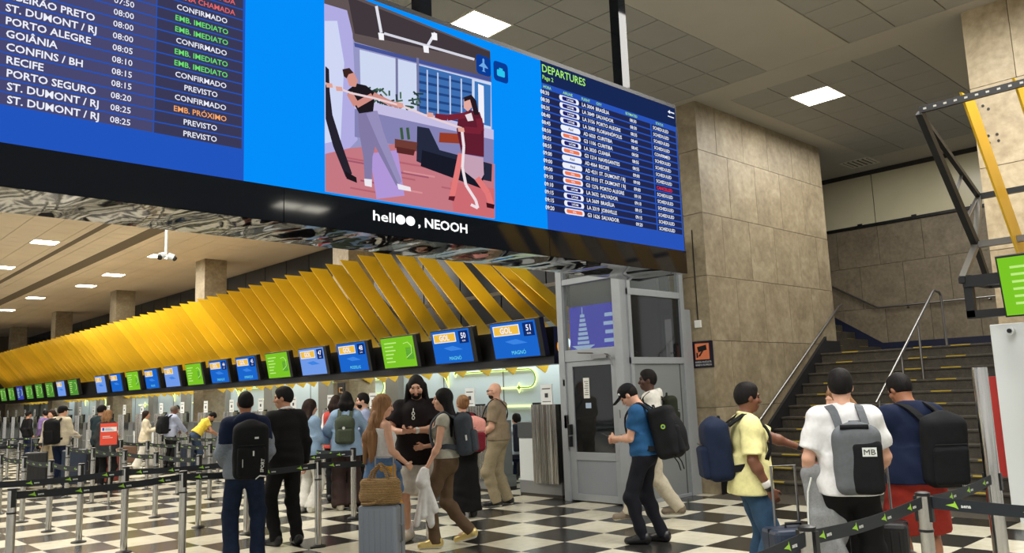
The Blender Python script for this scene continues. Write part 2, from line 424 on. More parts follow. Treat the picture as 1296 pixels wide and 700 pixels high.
# right pillar
slab_wall('wall_right_pillar', 'x', 11.2, -1.5, 3.15, 0, ZC, [[-1.5, -.65, .3, 1.25, 2.2, 3.15], [-1.5, -1.1, -.2, .75, 1.7, 2.62, 3.15]], [0, 1.07, 2.13, 3.2, 4.25, 5.3, ZC], M_STONE3, thick=.3)
MB().box(11.5, 15.5, 2.95, 3.15, 0, ZC).build('wall_right_stair', M_STONE2, None, kind='structure')
# drilled holes in the pillar
for (x, y) in [(1244, 134), (1251, 138), (1251, 172), (1262, 170), (1264, 178), (1252, 181)]:
    p = on_X(x, y, 11.2); MB().tube([(11.19, p[1], p[2]), (11.2, p[1], p[2])], .017, 8).build('drilled_hole', M_BLACK, bpy.data.objects['wall_right_pillar'])

# ---------------------------------------------------------------- staircase
st = empty('stairs', kind='structure')
SX, TR, RS, NS = 11.65, .275, .183, 12
for k in range(NS):
    x = SX+k*TR; z = (k+1)*RS
    x1 = 18.2 if k == NS-1 else x+TR+.05
    s = MB().box(x, x1, 3.15, YW-.06, z-RS-.02, z-.035); s.build('riser', M_STEP, st)
    MB().box(x-.03, x1, 3.15, YW-.06, z-.035, z).build('tread', M_STEPD if False else M_STEP, st, bevel=.006)
    for yc in (6.58, 5.32, 4.72, 3.72):
        MB().box(x-.032, x+.012, yc-.15, yc+.15, z-.014, z+.003).build('yellow_nosing_strip', M_YELLOW, st)
MB().box(11.9, 18.2, 3.15, YW-.06, -.02, .1).build('stair_core', M_STEPD, st)
sp = [(SX-.1, 0), (SX+.35, 0), (14.9, 2.2), (18.2, 2.2), (18.2, 2.36), (15.6, 2.36), (14.75, 2.36), (SX-.1, .28)]
MB().prism([(SX-.12, 0), (14.95, 0), (14.95, 2.52), (SX-.12, .30)], YW-.06, YW-.012).build('baseboard_stair_side', M_STEPD, None, kind='structure')
MB().box(14.95, 15.5, YW-.06, YW-.012, 2.0, 2.44).build('baseboard_landing', M_STEPD, None, kind='structure')
# second flight turns left behind the wall
MB().box(14.7, 18.2, YW-.06, 7.45, 2.0, 2.2).build('landing', M_STEP, st)
for k in range(9):
    y = 7.45+k*.275; z = 2.2+(k+1)*RS
    MB().box(15.55, 18.15, y, y+.33, z-RS-.02, z).build('tread', M_STEP, st)
    for xc in (16.1, 17.3): MB().box(xc-.17, xc+.17, y, y+.04, z, z+.004).build('yellow_nosing_strip', M_YELLOW, st)
# handrails
def rail(name, label, tubes, parts_posts, loc):
    r = empty(name, loc, 0, label, 'handrail'); L = Vector(loc)
    for p in tubes: MB().tube([Vector(q)-L for q in p], .021, 10).build('rail', M_STEEL2, r, smooth=True)
    for p in parts_posts: MB().tube([Vector(q)-L for q in p], .019, 10).build('post', M_STEEL2, r, smooth=True)
    return r
rail('handrail', 'steel handrail slanting up the side wall of the stairs', [[(11.9, YW-.08, .86), (15.55, YW-.08, 3.12), (15.68, YW-.08, 3.16)]],
     [[(x, YW-.08, .86+(x-11.9)*.619-.01), (x, YW-.02, .86+(x-11.9)*.619-.06), (x, YW, .86+(x-11.9)*.619-.06)] for x in (12.5, 13.6, 14.7, 15.5)], (11.9, YW-.08, 0))
yr = 5.08
pp = [(12.0, yr, 1.33), (14.72, yr, 3.12), (14.8, yr, 3.15), (15.02, yr, 3.13), (15.08, yr, 3.07), (15.1, yr, 2.2)]
def zt(x): return (math.floor((x-SX)/TR)+1)*RS
rail('handrail', 'steel centre handrail with posts in the middle of the stairs', [pp], [[(x, yr, zt(x)), (x, yr, 1.33+(x-12.0)*.658)] for x in (12.12, 13.1, 13.9)], (12, yr, .18))
rail('handrail', 'steel handrail on the rear wall of the stair landing', [[(XB-.08, 3.2, 3.24), (XB-.08, 7.42, 3.24), (XB-.08, 9.2, 4.3)]],
     [[(XB-.08, y, 3.22), (XB-.02, y, 3.2), (XB, y, 3.2)] for y in (3.6, 5.2, 6.8)], (XB-.08, 5, 2.2))

# ---------------------------------------------------------------- glazed vestibule (door_1 and side panel)
XD, YD = 9.42, 7.62
d1 = empty('door_1', (XD, YD, 0), kind='structure')
def fx(y0, y1, z0, z1, t=.05, m=M_ALU, n='frame'):   # member in plane X
    return MB().box(-t/2, t/2, y0, y1, z0, z1).build(n, m, d1, bevel=.004)
fx(1.13, 1.25, 0, 4.0, .12); fx(-.06, .1, 0, 4.0, .14)      # posts
fx(.1, 1.13, 3.42-.09, 3.42, .09); fx(.1, 1.13, 2.12, 2.3, .09); fx(.1, 1.13, 3.95, 4.0, .09)
fx(.1, 1.13, 2.30, 3.33, .012, M_GLASS, 'window_pane'); fx(.1, 1.13, 3.42, 3.95, .012, M_GLASS, 'window_pane')
# the door leaf
fx(.1, .22, .02, 2.12, .055); fx(1.0, 1.13, .02, 2.12, .055); fx(.22, 1.0, 2.04, 2.12, .055); fx(.22, 1.0, .62, .74, .055); fx(.22, 1.0, .02, .12, .055)
fx(.22, 1.0, .12, .62, .03, mat('door_panel', (138, 144, 152), .5), 'lower_panel')
fx(.22, 1.0, .74, 2.04, .014, M_DGLASS, 'door_pane')
MB().box(-.1, -.03, 1.04, 1.09, 1.0, 1.16).box(-.1, -.03, 1.05, 1.08, .82, .98).build('door_lock', M_BLACK, d1, bevel=.005)
MB().box(-.06, -.02, 1.13, 1.19, 1.1, 1.3).box(-.06, -.02, 1.14, 1.18, 1.75, 1.85).build('key_plate', M_STEEL2, d1)
MB().box(-.09, -.03, .25, .55, 2.14, 2.2).tube([(-.1, .5, 2.22), (-.16, .75, 2.24)], .012, 6).tube([(-.1, .27, 2.2), (-.12, .15, 2.16), (-.1, .12, 2.02)], .012, 6).build('door_closer', M_STEEL2, d1)
for z in (.9, 1.25): MB().tube([(-.06, .06, z), (-.06, .06, z+.12)], .015, 8).build('hinge', M_STEEL2, d1)
MB().box(-.012, -.009, .68, .80, 1.55, 1.86, 0).build('paper_notice', mat('paper', (222, 222, 216), .7), d1)
MB().box(-.012, -.009, .66, .77, 1.40, 1.48, 0).build('paper_notice', mat('paper_blue', (170, 190, 215), .7), d1)
nt = MB()
for k in range(7): nt.box(-.0135, -.0125, .70, .78-.01*(k % 3), 1.60+k*.033, 1.61+k*.033)
nt.build('notice_print', mat('ink', (60, 60, 64), .7), d1)
w1 = empty('window_1', (XD, YD, 0), kind='structure')
def fy(x0, x1, z0, z1, t=.06, m=M_ALU, n='frame'):
    return MB().box(x0, x1, -.06-t/2, -.06+t/2, z0, z1).build(n, m, w1, bevel=.004)
fy(1.38, 1.48, 0, 4.0, .1); fy(1.5, 1.66, 0, 2.9, .06)
fy(.07, 1.38, 3.06, 3.16, .08); fy(.07, 1.38, 2.03, 2.13, .08); fy(.07, .14, 0, 4.0, .07)
fy(.14, 1.38, 2.13, 3.06, .012, M_DGLASS, 'window_pane'); fy(.14, 1.38, 3.16, 4.0, .012, M_GLASS, 'window_pane')
M_GP = mat('grey_metal_panel', (128, 133, 134), .5)
fy(.14, 1.38, .05, 2.03, .03, M_GP, 'metal_panel'); fy(.14, 1.38, 0, .05, .06)
fy(1.28, 1.30, .05, 2.03, .05, mat('seam', (80, 84, 86), .6), 'panel_seam')
for x in (.2, 1.15): MB().tube([(x, -.1, 2.2), (x, -.08, 2.2)], .018, 8).build('pane_bolt', M_BLACK, w1)
# inside of the vestibule: grey rear wall and lift-shaft panels, blue emissive panel with a pale tower
iv = empty('wall_vestibule', kind='structure')
MB().box(10.3, 10.38, 7.6, 9.42, 0, 4.0).build('inner_wall', mat('inner_grey', (92, 96, 98), .6), iv)
MB().box(XD-.04, 10.98, 7.6, 8.93, 4.0, 4.06).build('inner_roof', mat('inner_grey'+'3', (70, 72, 74), .7), iv)
ps = empty('blue_panel', (10.26, 8.38, 2.32), 0, 'glowing blue panel with a pale tower, behind the vestibule glass', 'sign')
MB().box(-.03, .03, 0, 1.02, .0, .76).build('screen', emat('panel_blue', (62, 60, 190), .8), ps)
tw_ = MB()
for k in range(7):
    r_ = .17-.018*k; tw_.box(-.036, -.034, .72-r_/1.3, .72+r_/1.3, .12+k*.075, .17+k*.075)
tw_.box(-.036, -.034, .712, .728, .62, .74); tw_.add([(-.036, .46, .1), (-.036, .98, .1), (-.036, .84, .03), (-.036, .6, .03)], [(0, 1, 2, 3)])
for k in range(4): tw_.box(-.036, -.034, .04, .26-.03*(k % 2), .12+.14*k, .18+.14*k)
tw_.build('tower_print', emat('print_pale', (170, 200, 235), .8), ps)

# small things on the column
o = empty('wall_sign', (11.13, 7.37, 1.96), 0, 'dark sign with orange security camera symbol on the stone column', 'sign')
MB().box(-.012, 0, -.19, .19, 0, .42).build('board', mat('sign_navy', (28, 24, 40), .4), o)
MB().box(-.014, -.012, -.12, .14, .13, .385).build('orange_field', mat('sign_orange', (226, 128, 84), .5), o)
k = MB(); k.add([(-.0155, y, z) for y, z in [(.10, .33), (-.07, .36), (-.08, .28), (.08, .245)]], [(0, 1, 2, 3)]); k.add([(-.0155, y, z) for y, z in [(.02, .26), (-.02, .27), (.05, .18), (.09, .18)]], [(0, 1, 2, 3)]); k.add([(-.0155, y, z) for y, z in [(.12, .24), (.09, .24), (.09, .16), (.12, .16)]], [(0, 1, 2, 3)])
k.build('camera_symbol', M_BLACK, o)
k = MB(); put_text(k, 'SORRIA VOCÊ ESTÁ', (-.014, .15, .075), (0, -1, 0), (0, 0, 1), .028, 'l', maxw=.3); put_text(k, 'SENDO FILMADO', (-.014, .15, .03), (0, -1, 0), (0, 0, 1), .028, 'l', maxw=.3)
k.build('lettering', mat('sign_white', (225, 225, 225), .5), o)
o = empty('switch_box', (11.13, 7.42, 2.6), 0, 'small white junction box below a dark conduit on the stone column', 'switch box')
MB().box(-.03, 0, -.06, .06, 0, .12).build('box', mat('white_plastic', (228, 228, 224), .4), o, bevel=.006)
MB().tube([(-.01, 0, .12), (-.01, 0, 1.6)], .009, 6).build('conduit', M_BLACKM, o)

# ---------------------------------------------------------------- hanging display
YS = 4.5; XR = 6.62; XL = -3.2; ZB, ZT, ZL0, ZL1 = 2.75, 4.46, 2.97, 4.42
ds = empty('display', (XR, YS, ZB), 0, 'long hanging LED departures display with black lower band', 'screen')
def dpt(X, Z, k=1): return (X-XR, -.0006*k, Z-ZB)
MB().box(XL-XR, 0, .004, .55, .03, ZT-ZB).build('casing', M_BLACKM, ds)
b = MB()
for a0, a1 in ((XL, -.9), (-.9, .55), (.55, 2.35), (2.35, 4.7), (4.7, XR)): b.box(a0-XR+.003, a1-XR-.003, -.004, .02, .0, ZL0-ZB)
b.build('lower_band', M_GLOSS, ds)
b = MB(); N1, N2 = 90, 8
for i in range(N1+1):
    for j in range(N2+1):
        b.v.append((XL-XR+(XR-XL)*i/N1, .0+.585*j/N2, -.002-.012*math.sin(i*1.3)*math.sin(PI*j/N2)))
for i in range(N1):
    for j in range(N2):
        a = i*(N2+1)+j; b.f.append((a, a+1, a+N2+2, a+N2+1)); b.m.append(0)
b.build('rippled_underside', M_MIRROR, ds, smooth=True)
def panel(name, x0, x1, z0, z1, m, k=1, parent=ds):
    b = MB(); b.add([dpt(x0, z0, k), dpt(x1, z0, k), dpt(x1, z1, k), dpt(x0, z1, k)], [(0, 1, 2, 3)]); return b.build(name, m, parent)
E_BLUE1 = emat('led_blue_left', (34, 84, 190)); E_CYAN = emat('led_azure', (4, 142, 250)); E_BLUE2 = emat('led_blue_right', (40, 84, 186))
E_ROW = emat('led_row_slate', (72, 72, 112)); E_ROW2 = emat('led_row_dark', (58, 58, 88)); E_WHITE = emat('led_white', (238, 240, 250)); E_GREEN = emat('led_green', (110, 226, 110))
E_RED = emat('led_red', (232, 104, 100)); E_ORANGE = emat('led_orange', (250, 170, 100)); E_LIME = emat('led_lime', (170, 240, 110)); E_DROW = emat('led_row_navy', (34, 40, 78)); E_HEAD = emat('led_head', (38, 66, 120))
panel('screen_left', XL, 2.09, ZL0, ZL1, E_BLUE1); panel('screen_middle', 2.09, 4.69, ZL0, ZL1, E_CYAN); panel('screen_right', 4.69, 6.6, ZL0, ZL1, E_BLUE2)
zl = 3.170; dzl = .0683
for k in range(19):
    z = zl+k*dzl
    if z+.055 > ZL1: break
    panel('row_bar', XL, 1.56, z-.005, z+.056, E_ROW, 2); panel('row_bar', 1.565, 2.075, z-.005, z+.056, E_ROW2, 2)
UX, UZ = (1, 0, 0), (0, 0, 1)
dest = ['ST. DUMONT / RJ', 'ST. DUMONT / RJ', 'PORTO SEGURO', 'RECIFE', 'CONFINS / BH', 'GOIÂNIA', 'PORTO ALEGRE', 'ST. DUMONT / RJ', 'RIBEIRÃO PRETO']
tim = ['08:25', '08:25', '08:20', '08:15', '08:15', '08:10', '08:05', '08:00', '08:00', '08:00', '07:50', '07:50']
sta = 'PREVISTO,PREVISTO,EMB. PRÓXIMO,CONFIRMADO,PREVISTO,CONFIRMADO,EMB. IMEDIATO,EMB. IMEDIATO,CONFIRMADO,EMB. IMEDIATO,EMB. IMEDIATO,CONFIRMADO,ÚLTIMA CHAMADA,ÚLTIMA CHAMADA'.split(',')
def word(name, m, *a, **kw):
    b = MB(); put_text(b, *a, **kw); return b.build(name, m, ds)
for k, t in enumerate(dest): word('destination_lettering', E_WHITE, t, dpt(.855-(0.004*k), zl+.006+k*dzl, 3), UX, UZ, .039, bold=.018)
for k, t in enumerate(tim): word('time_lettering', E_WHITE, t, dpt(1.387, zl+.008+k*dzl, 3), UX, UZ, .034, 'c', bold=.006)
for k, t in enumerate(sta):
    m = E_WHITE if t[:4] in ('PREV', 'CONF') else (E_GREEN if t.startswith('EMB. I') else (E_ORANGE if t.startswith('EMB. P') else E_RED))
    word('status_lettering', m, t, dpt(1.825, zl+.008+k*dzl, 3), UX, UZ, .032, 'c', bold=.012)
# departures page
dep = [('08:30', 'L', 'LA 3004', 'BRASÍLIA'), ('08:30', 'L', 'LA 3849', 'SALVADOR'), ('08:35', 'L', 'LA 3156', 'PORTO ALEGRE'), ('08:40', 'L', 'LA 3080', 'FLORIANÓPOLIS'),
       ('08:45', 'A', 'AD 6020', 'CURITIBA'), ('08:50', 'G', 'G3 1106', 'CURITIBA'), ('08:55', 'L', 'LA 3020', 'CUIABÁ'), ('08:55', 'G', 'G3 1214', 'NAVEGANTES'),
       ('09:00', 'A', 'AD 4064', 'RECIFE'), ('09:00', 'A', 'AD 4231', 'ST. DUMONT / RJ'), ('09:00', 'G', 'G3 1010', 'ST. DUMONT / RJ'), ('09:10', 'G', 'G3 1276', 'PORTO ALEGRE'),
       ('09:10', 'L', 'LA 3632', 'SALVADOR'), ('09:15', 'L', 'LA 3609', 'BRASÍLIA'), ('09:15', 'L', 'LA 3319', 'JOINVILLE'), ('09:20', 'G', 'G3 1626', 'SALVADOR')]
dz = .0661; z0 = 4.147
b = MB(); b.add([dpt(4.69, 4.225, 2), dpt(6.6, 4.225, 2), dpt(6.6, ZL1, 2), dpt(4.69, ZL1, 2)], [(0, 1, 2, 3)]); b.build('header_bar', emat('led_head2', (24, 40, 84)), ds)
for k in range(16):
    for a0, a1 in ((4.69, 6.17), (6.19, 6.58)): panel('row_bar', a0, a1, z0-k*dz-.026, z0-k*dz+.027, E_DROW, 2)
b = MB(); pillw, pillb, pillo = MB(), MB(), MB(); pt = MB(); bt = MB(); rt = MB()
def pill(mb, cx, cz, hw, hh, k):
    pts = []
    for q in range(12):
        a = 2*PI*q/12; s = 1 if math.cos(a) > 0 else -1
        pts.append(dpt(cx+s*(hw-hh)+hh*math.cos(a), cz+hh*math.sin(a), k))
    mb.add(pts, [tuple(range(12))])
for k, (t, a, f, c) in enumerate(dep):
    z = z0-k*dz; zb = z-.017
    word('time_lettering', E_WHITE, t, dpt(4.725, zb, 3), UX, UZ, .033, 'c', .02); word('flight_lettering', E_WHITE, f, dpt(5.19, zb, 3), UX, UZ, .033, 'l', .018, maxw=.16)
    word('city_lettering', E_WHITE, c, dpt(5.375, zb, 3), UX, UZ, .033, 'l', .02); word('time_lettering', E_WHITE, t, dpt(5.905, zb, 3), UX, UZ, .031, 'c', .02)
    stt = 'CONFIRMED' if k == 4 else ('CANCELLED' if k == 9 else 'SCHEDULED')
    word('status_lettering', emat('led_red2', (250, 40, 60)) if k == 9 else E_WHITE, stt, dpt(6.335, zb, 3), UX, UZ, .031, 'c', .02, maxw=.25)
    p1 = MB(); pill(p1, 5.025, z, .125, .027, 3); p1 = p1.build('airline_pill', E_WHITE, ds); p2 = MB()
    if a == 'L': pill(p2, 5.025, z, .09, .019, 4); p2.build('pill_fill', emat('led_navy', (32, 34, 110)), p1); word('pill_lettering', E_WHITE, 'LATAM', dpt(5.035, z-.009, 5), UX, UZ, .018, 'c', .02)
    elif a == 'G': pill(p2, 5.025, z, .10, .017, 4); p2.build('pill_fill', emat('led_org2', (236, 120, 84)), p1); word('pill_lettering', E_WHITE, 'GOL', dpt(5.025, z-.008, 5), UX, UZ, .016, 'c', .02)
    else: word('pill_lettering', emat('led_navy', (32, 34, 110)), 'Azul', dpt(5.025, z-.011, 5), UX, UZ, .024, 'c', .02)
word('header_lettering', E_LIME, 'DEPARTURES', dpt(4.705, 4.325, 3), UX, UZ, .068, 'l', .01, maxw=.545); word('header_lettering', E_LIME, 'Page 2', dpt(4.705, 4.262, 3), UX, UZ, .036, 'l', .01)
for t, x, z in (('HORA', 4.71, 4.195), ('AIRLINE', 4.95, 4.197), ('FLIGHT', 5.19, 4.197), ('CITY', 5.385, 4.197), ('ESTIMATED', 5.80, 4.197), ('STATUS', 6.26, 4.197)): word('column_heading', E_LIME, t, dpt(x, z-.01, 3), UX, UZ, .024, 'l', .012)
b = MB(); b.add([dpt(6.47, 4.36, 3), dpt(6.51, 4.345, 3), dpt(6.51, 4.385, 3)], [(0, 1, 2)]); b.box(*[v for v in (6.50-XR, 6.58-XR)], -.002, -.0015, 4.358-ZB, 4.37-ZB); b.box(6.47-XR, 6.57-XR, -.002, -.0015, 4.31-ZB, 4.32-ZB); b.build('corner_logo', E_WHITE, ds)

# advertising photograph shown on the middle screen: flat picture made of coloured shapes
pic = MB(); pcol = []; _z = [0]
def shp(col, pts):
    _z[0] += 1
    vs = []
    for (x, y) in pts:
        p = on_Y(400+x*260/587, y*260/587*1.0, YS); vs.append((min(max(p[0], 2.638), 4.12)-XR, -.0016-.00012*_z[0], min(max(p[2], 2.985), ZL1)-ZB))
    pic.add(vs, [tuple(range(len(vs)))]); pcol.append(col)
def line(col, pts, wd):
    for (x0, y0), (x1, y1) in zip(pts, pts[1:]):
        l = math.hypot(x1-x0, y1-y0) or 1; nx, ny = -(y1-y0)/l*wd/2, (x1-x0)/l*wd/2
        shp(col, [(x0+nx, y0+ny), (x1+nx, y1+ny), (x1-nx, y1-ny), (x0-nx, y0-ny)])
shp((150, 150, 196), [(22, -20), (520, 160), (510, 640), (22, 550)])
shp((96, 84, 84), [(22, -30), (90, -20), (510, 150), (510, 232), (110, 120), (80, 60), (22, 14)])
shp((64, 56, 60), [(90, -10), (500, 150), (500, 180), (110, 96)])
shp((176, 172, 226), [(22, 10), (88, 30), (104, 96), (118, 400), (95, 425), (22, 440)])
shp((206, 214, 244), [(24, 60), (60, 60), (80, 180), (70, 400), (24, 410)])
shp((70, 84, 150), [(108, 122), (505, 225), (505, 236), (110, 134)])
shp((205, 216, 240), [(124, 142), (500, 236), (500, 372), (128, 300)])
shp((62, 110, 176), [(286, 185), (445, 226), (445, 352), (290, 322)])
for a in range(6):
    shp((34, 70, 132), [(288, 205+a*24), (444, 240+a*22), (444, 246+a*22), (288, 213+a*24)])
for a in (315, 345, 380, 412): shp((190, 206, 236), [(a, 192+(a-286)*.26), (a+4, 193+(a-286)*.26), (a+5, 345), (a+1, 343)])
shp((60, 120, 190), [(452, 232), (498, 244), (498, 362), (452, 350)]); shp((240, 240, 250), [(462, 240), (478, 246), (480, 352), (464, 348)])
for a in (226, 286): shp((120, 120, 160), [(a, 165), (a+7, 167), (a+8, 330), (a+1, 328)])
rg = random.Random(3)
for k in range(46):
    x = 130+rg.random()*160; y = 246+rg.random()*52+(x-130)*.10; an = rg.random()*3.1; l = 16+rg.random()*12
    line(rg.choice([(52, 84, 66), (74, 110, 84), (40, 62, 60)]), [(x, y), (x+math.cos(an)*l, y+math.sin(an)*l*.8)], 5)
shp((196, 190, 226), [(108, 282), (505, 372), (505, 400), (108, 312)])
shp((132, 130, 178), [(108, 312), (505, 400), (505, 470), (108, 392)])
shp((196, 120, 130), [(22, 440), (95, 424), (230, 412), (508, 470), (508, 636), (22, 552)])
for k in range(16):
    x = 30+rg.random()*380; y = 440+rg.random()*120
    shp(rg.choice([(178, 100, 112), (214, 144, 148), (160, 88, 110)]), [(x, y), (x+90, y+16), (x+90, y+21), (x, y+5)])
shp((176, 150, 214), [(150, 440), (230, 430), (250, 560), (170, 570)])
shp((204, 108, 114), [(380, 520), (508, 540), (508, 634), (390, 612)])
shp((38, 42, 62), [(286, 362), (320, 368), (350, 430), (500, 470), (498, 520), (350, 490), (284, 462)])
shp((24, 26, 40), [(300, 430), (480, 480), (470, 540), (296, 476)])
shp((150, 60, 40), [(350, 380), (420, 384), (418, 412), (348, 408)]); shp((110, 60, 52), [(222, 398), (286, 408), (284, 434), (222, 424)]); shp((86, 40, 40), [(226, 420), (280, 430), (276, 446), (228, 438)])
for x in (244, 262): line((60, 90, 60), [(x, 400), (x-4, 366)], 8)
# left person at the picture's edge
shp((38, 34, 46), [(22, 190), (34, 200), (36, 262), (44, 330), (66, 400), (100, 498), (82, 508), (46, 420), (22, 340)])
shp((30, 24, 30), [(80, 490), (112, 508), (114, 524), (84, 512)])
# man in black shirt
shp((130, 122, 164), [(116, 322), (172, 318), (190, 380), (242, 520), (226, 532), (166, 420), (158, 450), (156, 516), (136, 516), (132, 450), (120, 380)])
shp((150, 142, 186), [(140, 326), (172, 318), (190, 380), (242, 520), (232, 528), (176, 410)])
shp((30, 26, 32), [(84, 262), (112, 240), (140, 246), (166, 268), (160, 320), (120, 326), (104, 296)])
line((206, 140, 130), [(160, 272), (212, 298), (244, 304)], 15); line((206, 140, 130), [(92, 268), (112, 302), (158, 276)], 18)
shp((214, 148, 136), [(80, 212), (104, 208), (116, 232), (110, 250), (92, 248)]); shp((60, 38, 34), [(72, 200), (92, 196), (104, 210), (90, 214), (84, 226), (76, 220)])
shp((236, 232, 240), [(134, 512), (156, 514), (156, 536), (136, 532)]); shp((236, 232, 240), [(228, 526), (266, 536), (268, 548), (232, 542)])
# woman in dark red jacket
shp((196, 160, 180), [(410, 440), (474, 452), (476, 500), (462, 524), (414, 486)])
shp((96, 30, 48), [(404, 330), (434, 316), (464, 322), (476, 360), (476, 450), (412, 440), (398, 372)])
line((120, 36, 54), [(432, 330), (372, 338), (336, 334)], 17); line((120, 36, 54), [(462, 340), (468, 376), (420, 372)], 18)
shp((230, 220, 226), [(422, 330), (440, 324), (446, 346), (430, 348)])
shp((226, 170, 160), [(418, 284), (438, 280), (444, 306), (430, 320), (418, 310)]); shp((40, 26, 34), [(418, 280), (440, 272), (454, 290), (462, 330), (448, 330), (440, 300), (436, 286), (420, 292)])
line((226, 120, 120), [(410, 440), (398, 500), (384, 566)], 16); line((226, 120, 120), [(456, 510), (486, 552), (498, 590)], 16)
shp((90, 26, 40), [(376, 562), (394, 562), (390, 576), (374, 572)]); shp((60, 20, 30), [(482, 580), (506, 586), (504, 598), (484, 594)])
line((230, 208, 214), [(22, 240), (96, 268), (160, 282), (240, 304), (320, 336), (412, 368)], 6); line((236, 224, 230), [(412, 368), (418, 420), (414, 480), (424, 530), (452, 574), (458, 596), (438, 586)], 8)
for (x, y) in ((34, 246), (62, 256), (236, 302), (322, 330), (410, 372)): shp((224, 164, 150), [(x-10, y-7), (x+8, y-5), (x+10, y+7), (x-8, y+6)])
# ceiling spots
for (x0, y0, x1, y1) in ((168, 20, 182, 96), (336, 96, 310, 140)): line((226, 226, 236), [(x0, y0), (x1, y1)], 8)
line((214, 214, 226), [(190, 98), (448, 172)], 7)
for (x, y) in ((182, 108), (310, 144), (334, 108)): shp((246, 246, 250), [(x-9, y-12), (x+7, y-10), (x+8, y+10), (x-6, y+8)])
me = pic.data('advert_picture', [])
ca = me.color_attributes.new('Col', 'FLOAT_COLOR', 'CORNER'); li = 0; arr = []
for p in me.polygons: arr += (list(lin(pcol[p.index]))+[1])*p.loop_total
ca.data.foreach_set('color', arr)
m = bpy.data.materials.new('led_picture'); m.use_nodes = True; nt_ = m.node_tree; bs = nt_.nodes['Principled BSDF']; at = nt_.nodes.new('ShaderNodeVertexColor'); at.layer_name = 'Col'
bs.inputs['Base Color'].default_value = (0, 0, 0, 1); bs.inputs['Specular IOR Level'].default_value = 0; nt_.links.new(at.outputs[0], bs.inputs['Emission Color']); bs.inputs['Emission Strength'].default_value = 1
me.materials.append(m); o = bpy.data.objects.new('advert_picture', me); C.objects.link(o); o.parent = ds
# the two small icons
E_ICON = emat('led_icon_blue', (10, 60, 150)); E_ICON2 = emat('led_icon_cyan', (40, 200, 240))
def rrect(x0, x1, z0, z1, r, k):
    pts = []
    for cx, cz, a0 in ((x1-r, z1-r, 0), (x0+r, z1-r, 90), (x0+r, z0+r, 180), (x1-r, z0+r, 270)):
        for q in range(4): a = math.radians(a0+q*30); pts.append(dpt(cx+r*math.cos(a), cz+r*math.sin(a), k))
    return pts
b = MB(); b.add(rrect(3.955, 4.105, 4.115, 4.275, .03, 30), [tuple(range(16))]); b.add(rrect(4.135, 4.29, 4.105, 4.27, .03, 30), [tuple(range(16))]); b.build('icon_field', E_ICON, ds)
b = MB(); cx, cz = 4.03, 4.195
b.add([dpt(cx+x, cz+z, 31) for x, z in ((-.008, -.05), (.008, -.05), (.01, .05), (0, .06), (-.01, .05))], [tuple(range(5))]); b.add([dpt(cx+x, cz+z, 31) for x, z in ((-.05, -.015), (.05, -.015), (.01, .02), (-.01, .02))], [tuple(range(4))]); b.add([dpt(cx+x, cz+z, 31) for x, z in ((-.02, -.05), (.02, -.05), (0, -.035))], [(0, 1, 2)])
b.build('aeroplane_icon', emat('led_icon_pale', (110, 170, 230)), ds)
b = MB(); b.add(rrect(4.17, 4.255, 4.15, 4.205, .012, 31), [tuple(range(16))]); b.box(4.195-XR, 4.232-XR, -.0195, -.0185, 4.205-ZB, 4.22-ZB); b.build('suitcase_icon', E_ICON2, ds)
b = MB(); put_text(b, 'hell', (3.0-XR, -.006, 2.842-ZB), UX, UZ, .068, 'l', .012, maxw=.175)
for cx in (3.225, 3.308):
    b.add([(cx-XR+.039*math.cos(2*PI*q/20), -.006, 2.872-ZB+.034*math.sin(2*PI*q/20)) for q in range(20)], [tuple(range(20))])
put_text(b, ', NEOOH', (3.375-XR, -.006, 2.842-ZB), UX, UZ, .066, 'l', .022, maxw=.45)
b.build('brand_lettering', emat('led_white2', (255, 255, 255), 1.3), ds)
for k, x in enumerate((6.02, 3.60, 1.1, -1.6)):
    b = MB().box(x-XR-.055, x-XR+.055, .14, .25, ZT-ZB-.05, ZC-ZB); b.build('hanging_post', M_GLOSS, ds)

# ---------------------------------------------------------------- check-in hall shell
MB().box(12.2, 12.4, 9.05, 58, 0, 3.0).build('wall_checkin_back', M_BWALL, None, kind='structure')
MB().box(10.95, 12.4, 9.0, 9.05, 0, 3.0).build('wall_checkin_end', M_BWALL, None, kind='structure')
MB().box(12.18, 12.2, 9.05, 58, 0, .15).build('baseboard_checkin', M_GREYM, None, kind='structure')
MB().box(11.25, 13.2, 9.0, 58, 3.0, 3.12).build('ceiling_checkin_soffit', mat('soffit', (120, 118, 112), .8), None, kind='structure')
uw = empty('wall_upper_dark', kind='structure')
MB().box(12.95, 13.1, 7.6, 60, 3.1, ZC).build('backing', M_BLACKM, uw)
M_DPAN = mat('dark_blue_panel', (40, 48, 58), .25, .2, noise=.2, scale=.5)
for k in range(34): MB().box(12.9, 12.95, 8.0+k*1.5+.02, 8.0+(k+1)*1.5-.02, 3.15, ZC-.02).build('wall_panel', M_DPAN, uw)
for k in range(6):
    Yc = 16.9+k*8.55; r = empty('hall_column', (10.55, Yc, 0), kind='structure')
    for z0_, z1_ in ((0, 2.1), (2.1, 4.2), (4.2, ZC)): MB().box(0.002, .73, 0, .73, z0_+.003, z1_-.003).build('stone_slab', M_STONE3 if k < 1 else M_STONE, r)
MB().box(-8, 13.2, 58, 58.2, 0, ZC).build('wall_far_end', mat('far_wall', (112, 98, 80), .7, noise=.15, scale=.5), None, kind='structure')
for x in (1.5, 4.2, 7.2): MB().box(x, x+.9, 56.5, 57.4, 0, ZC).build('column_far', M_STONE, None, kind='structure')
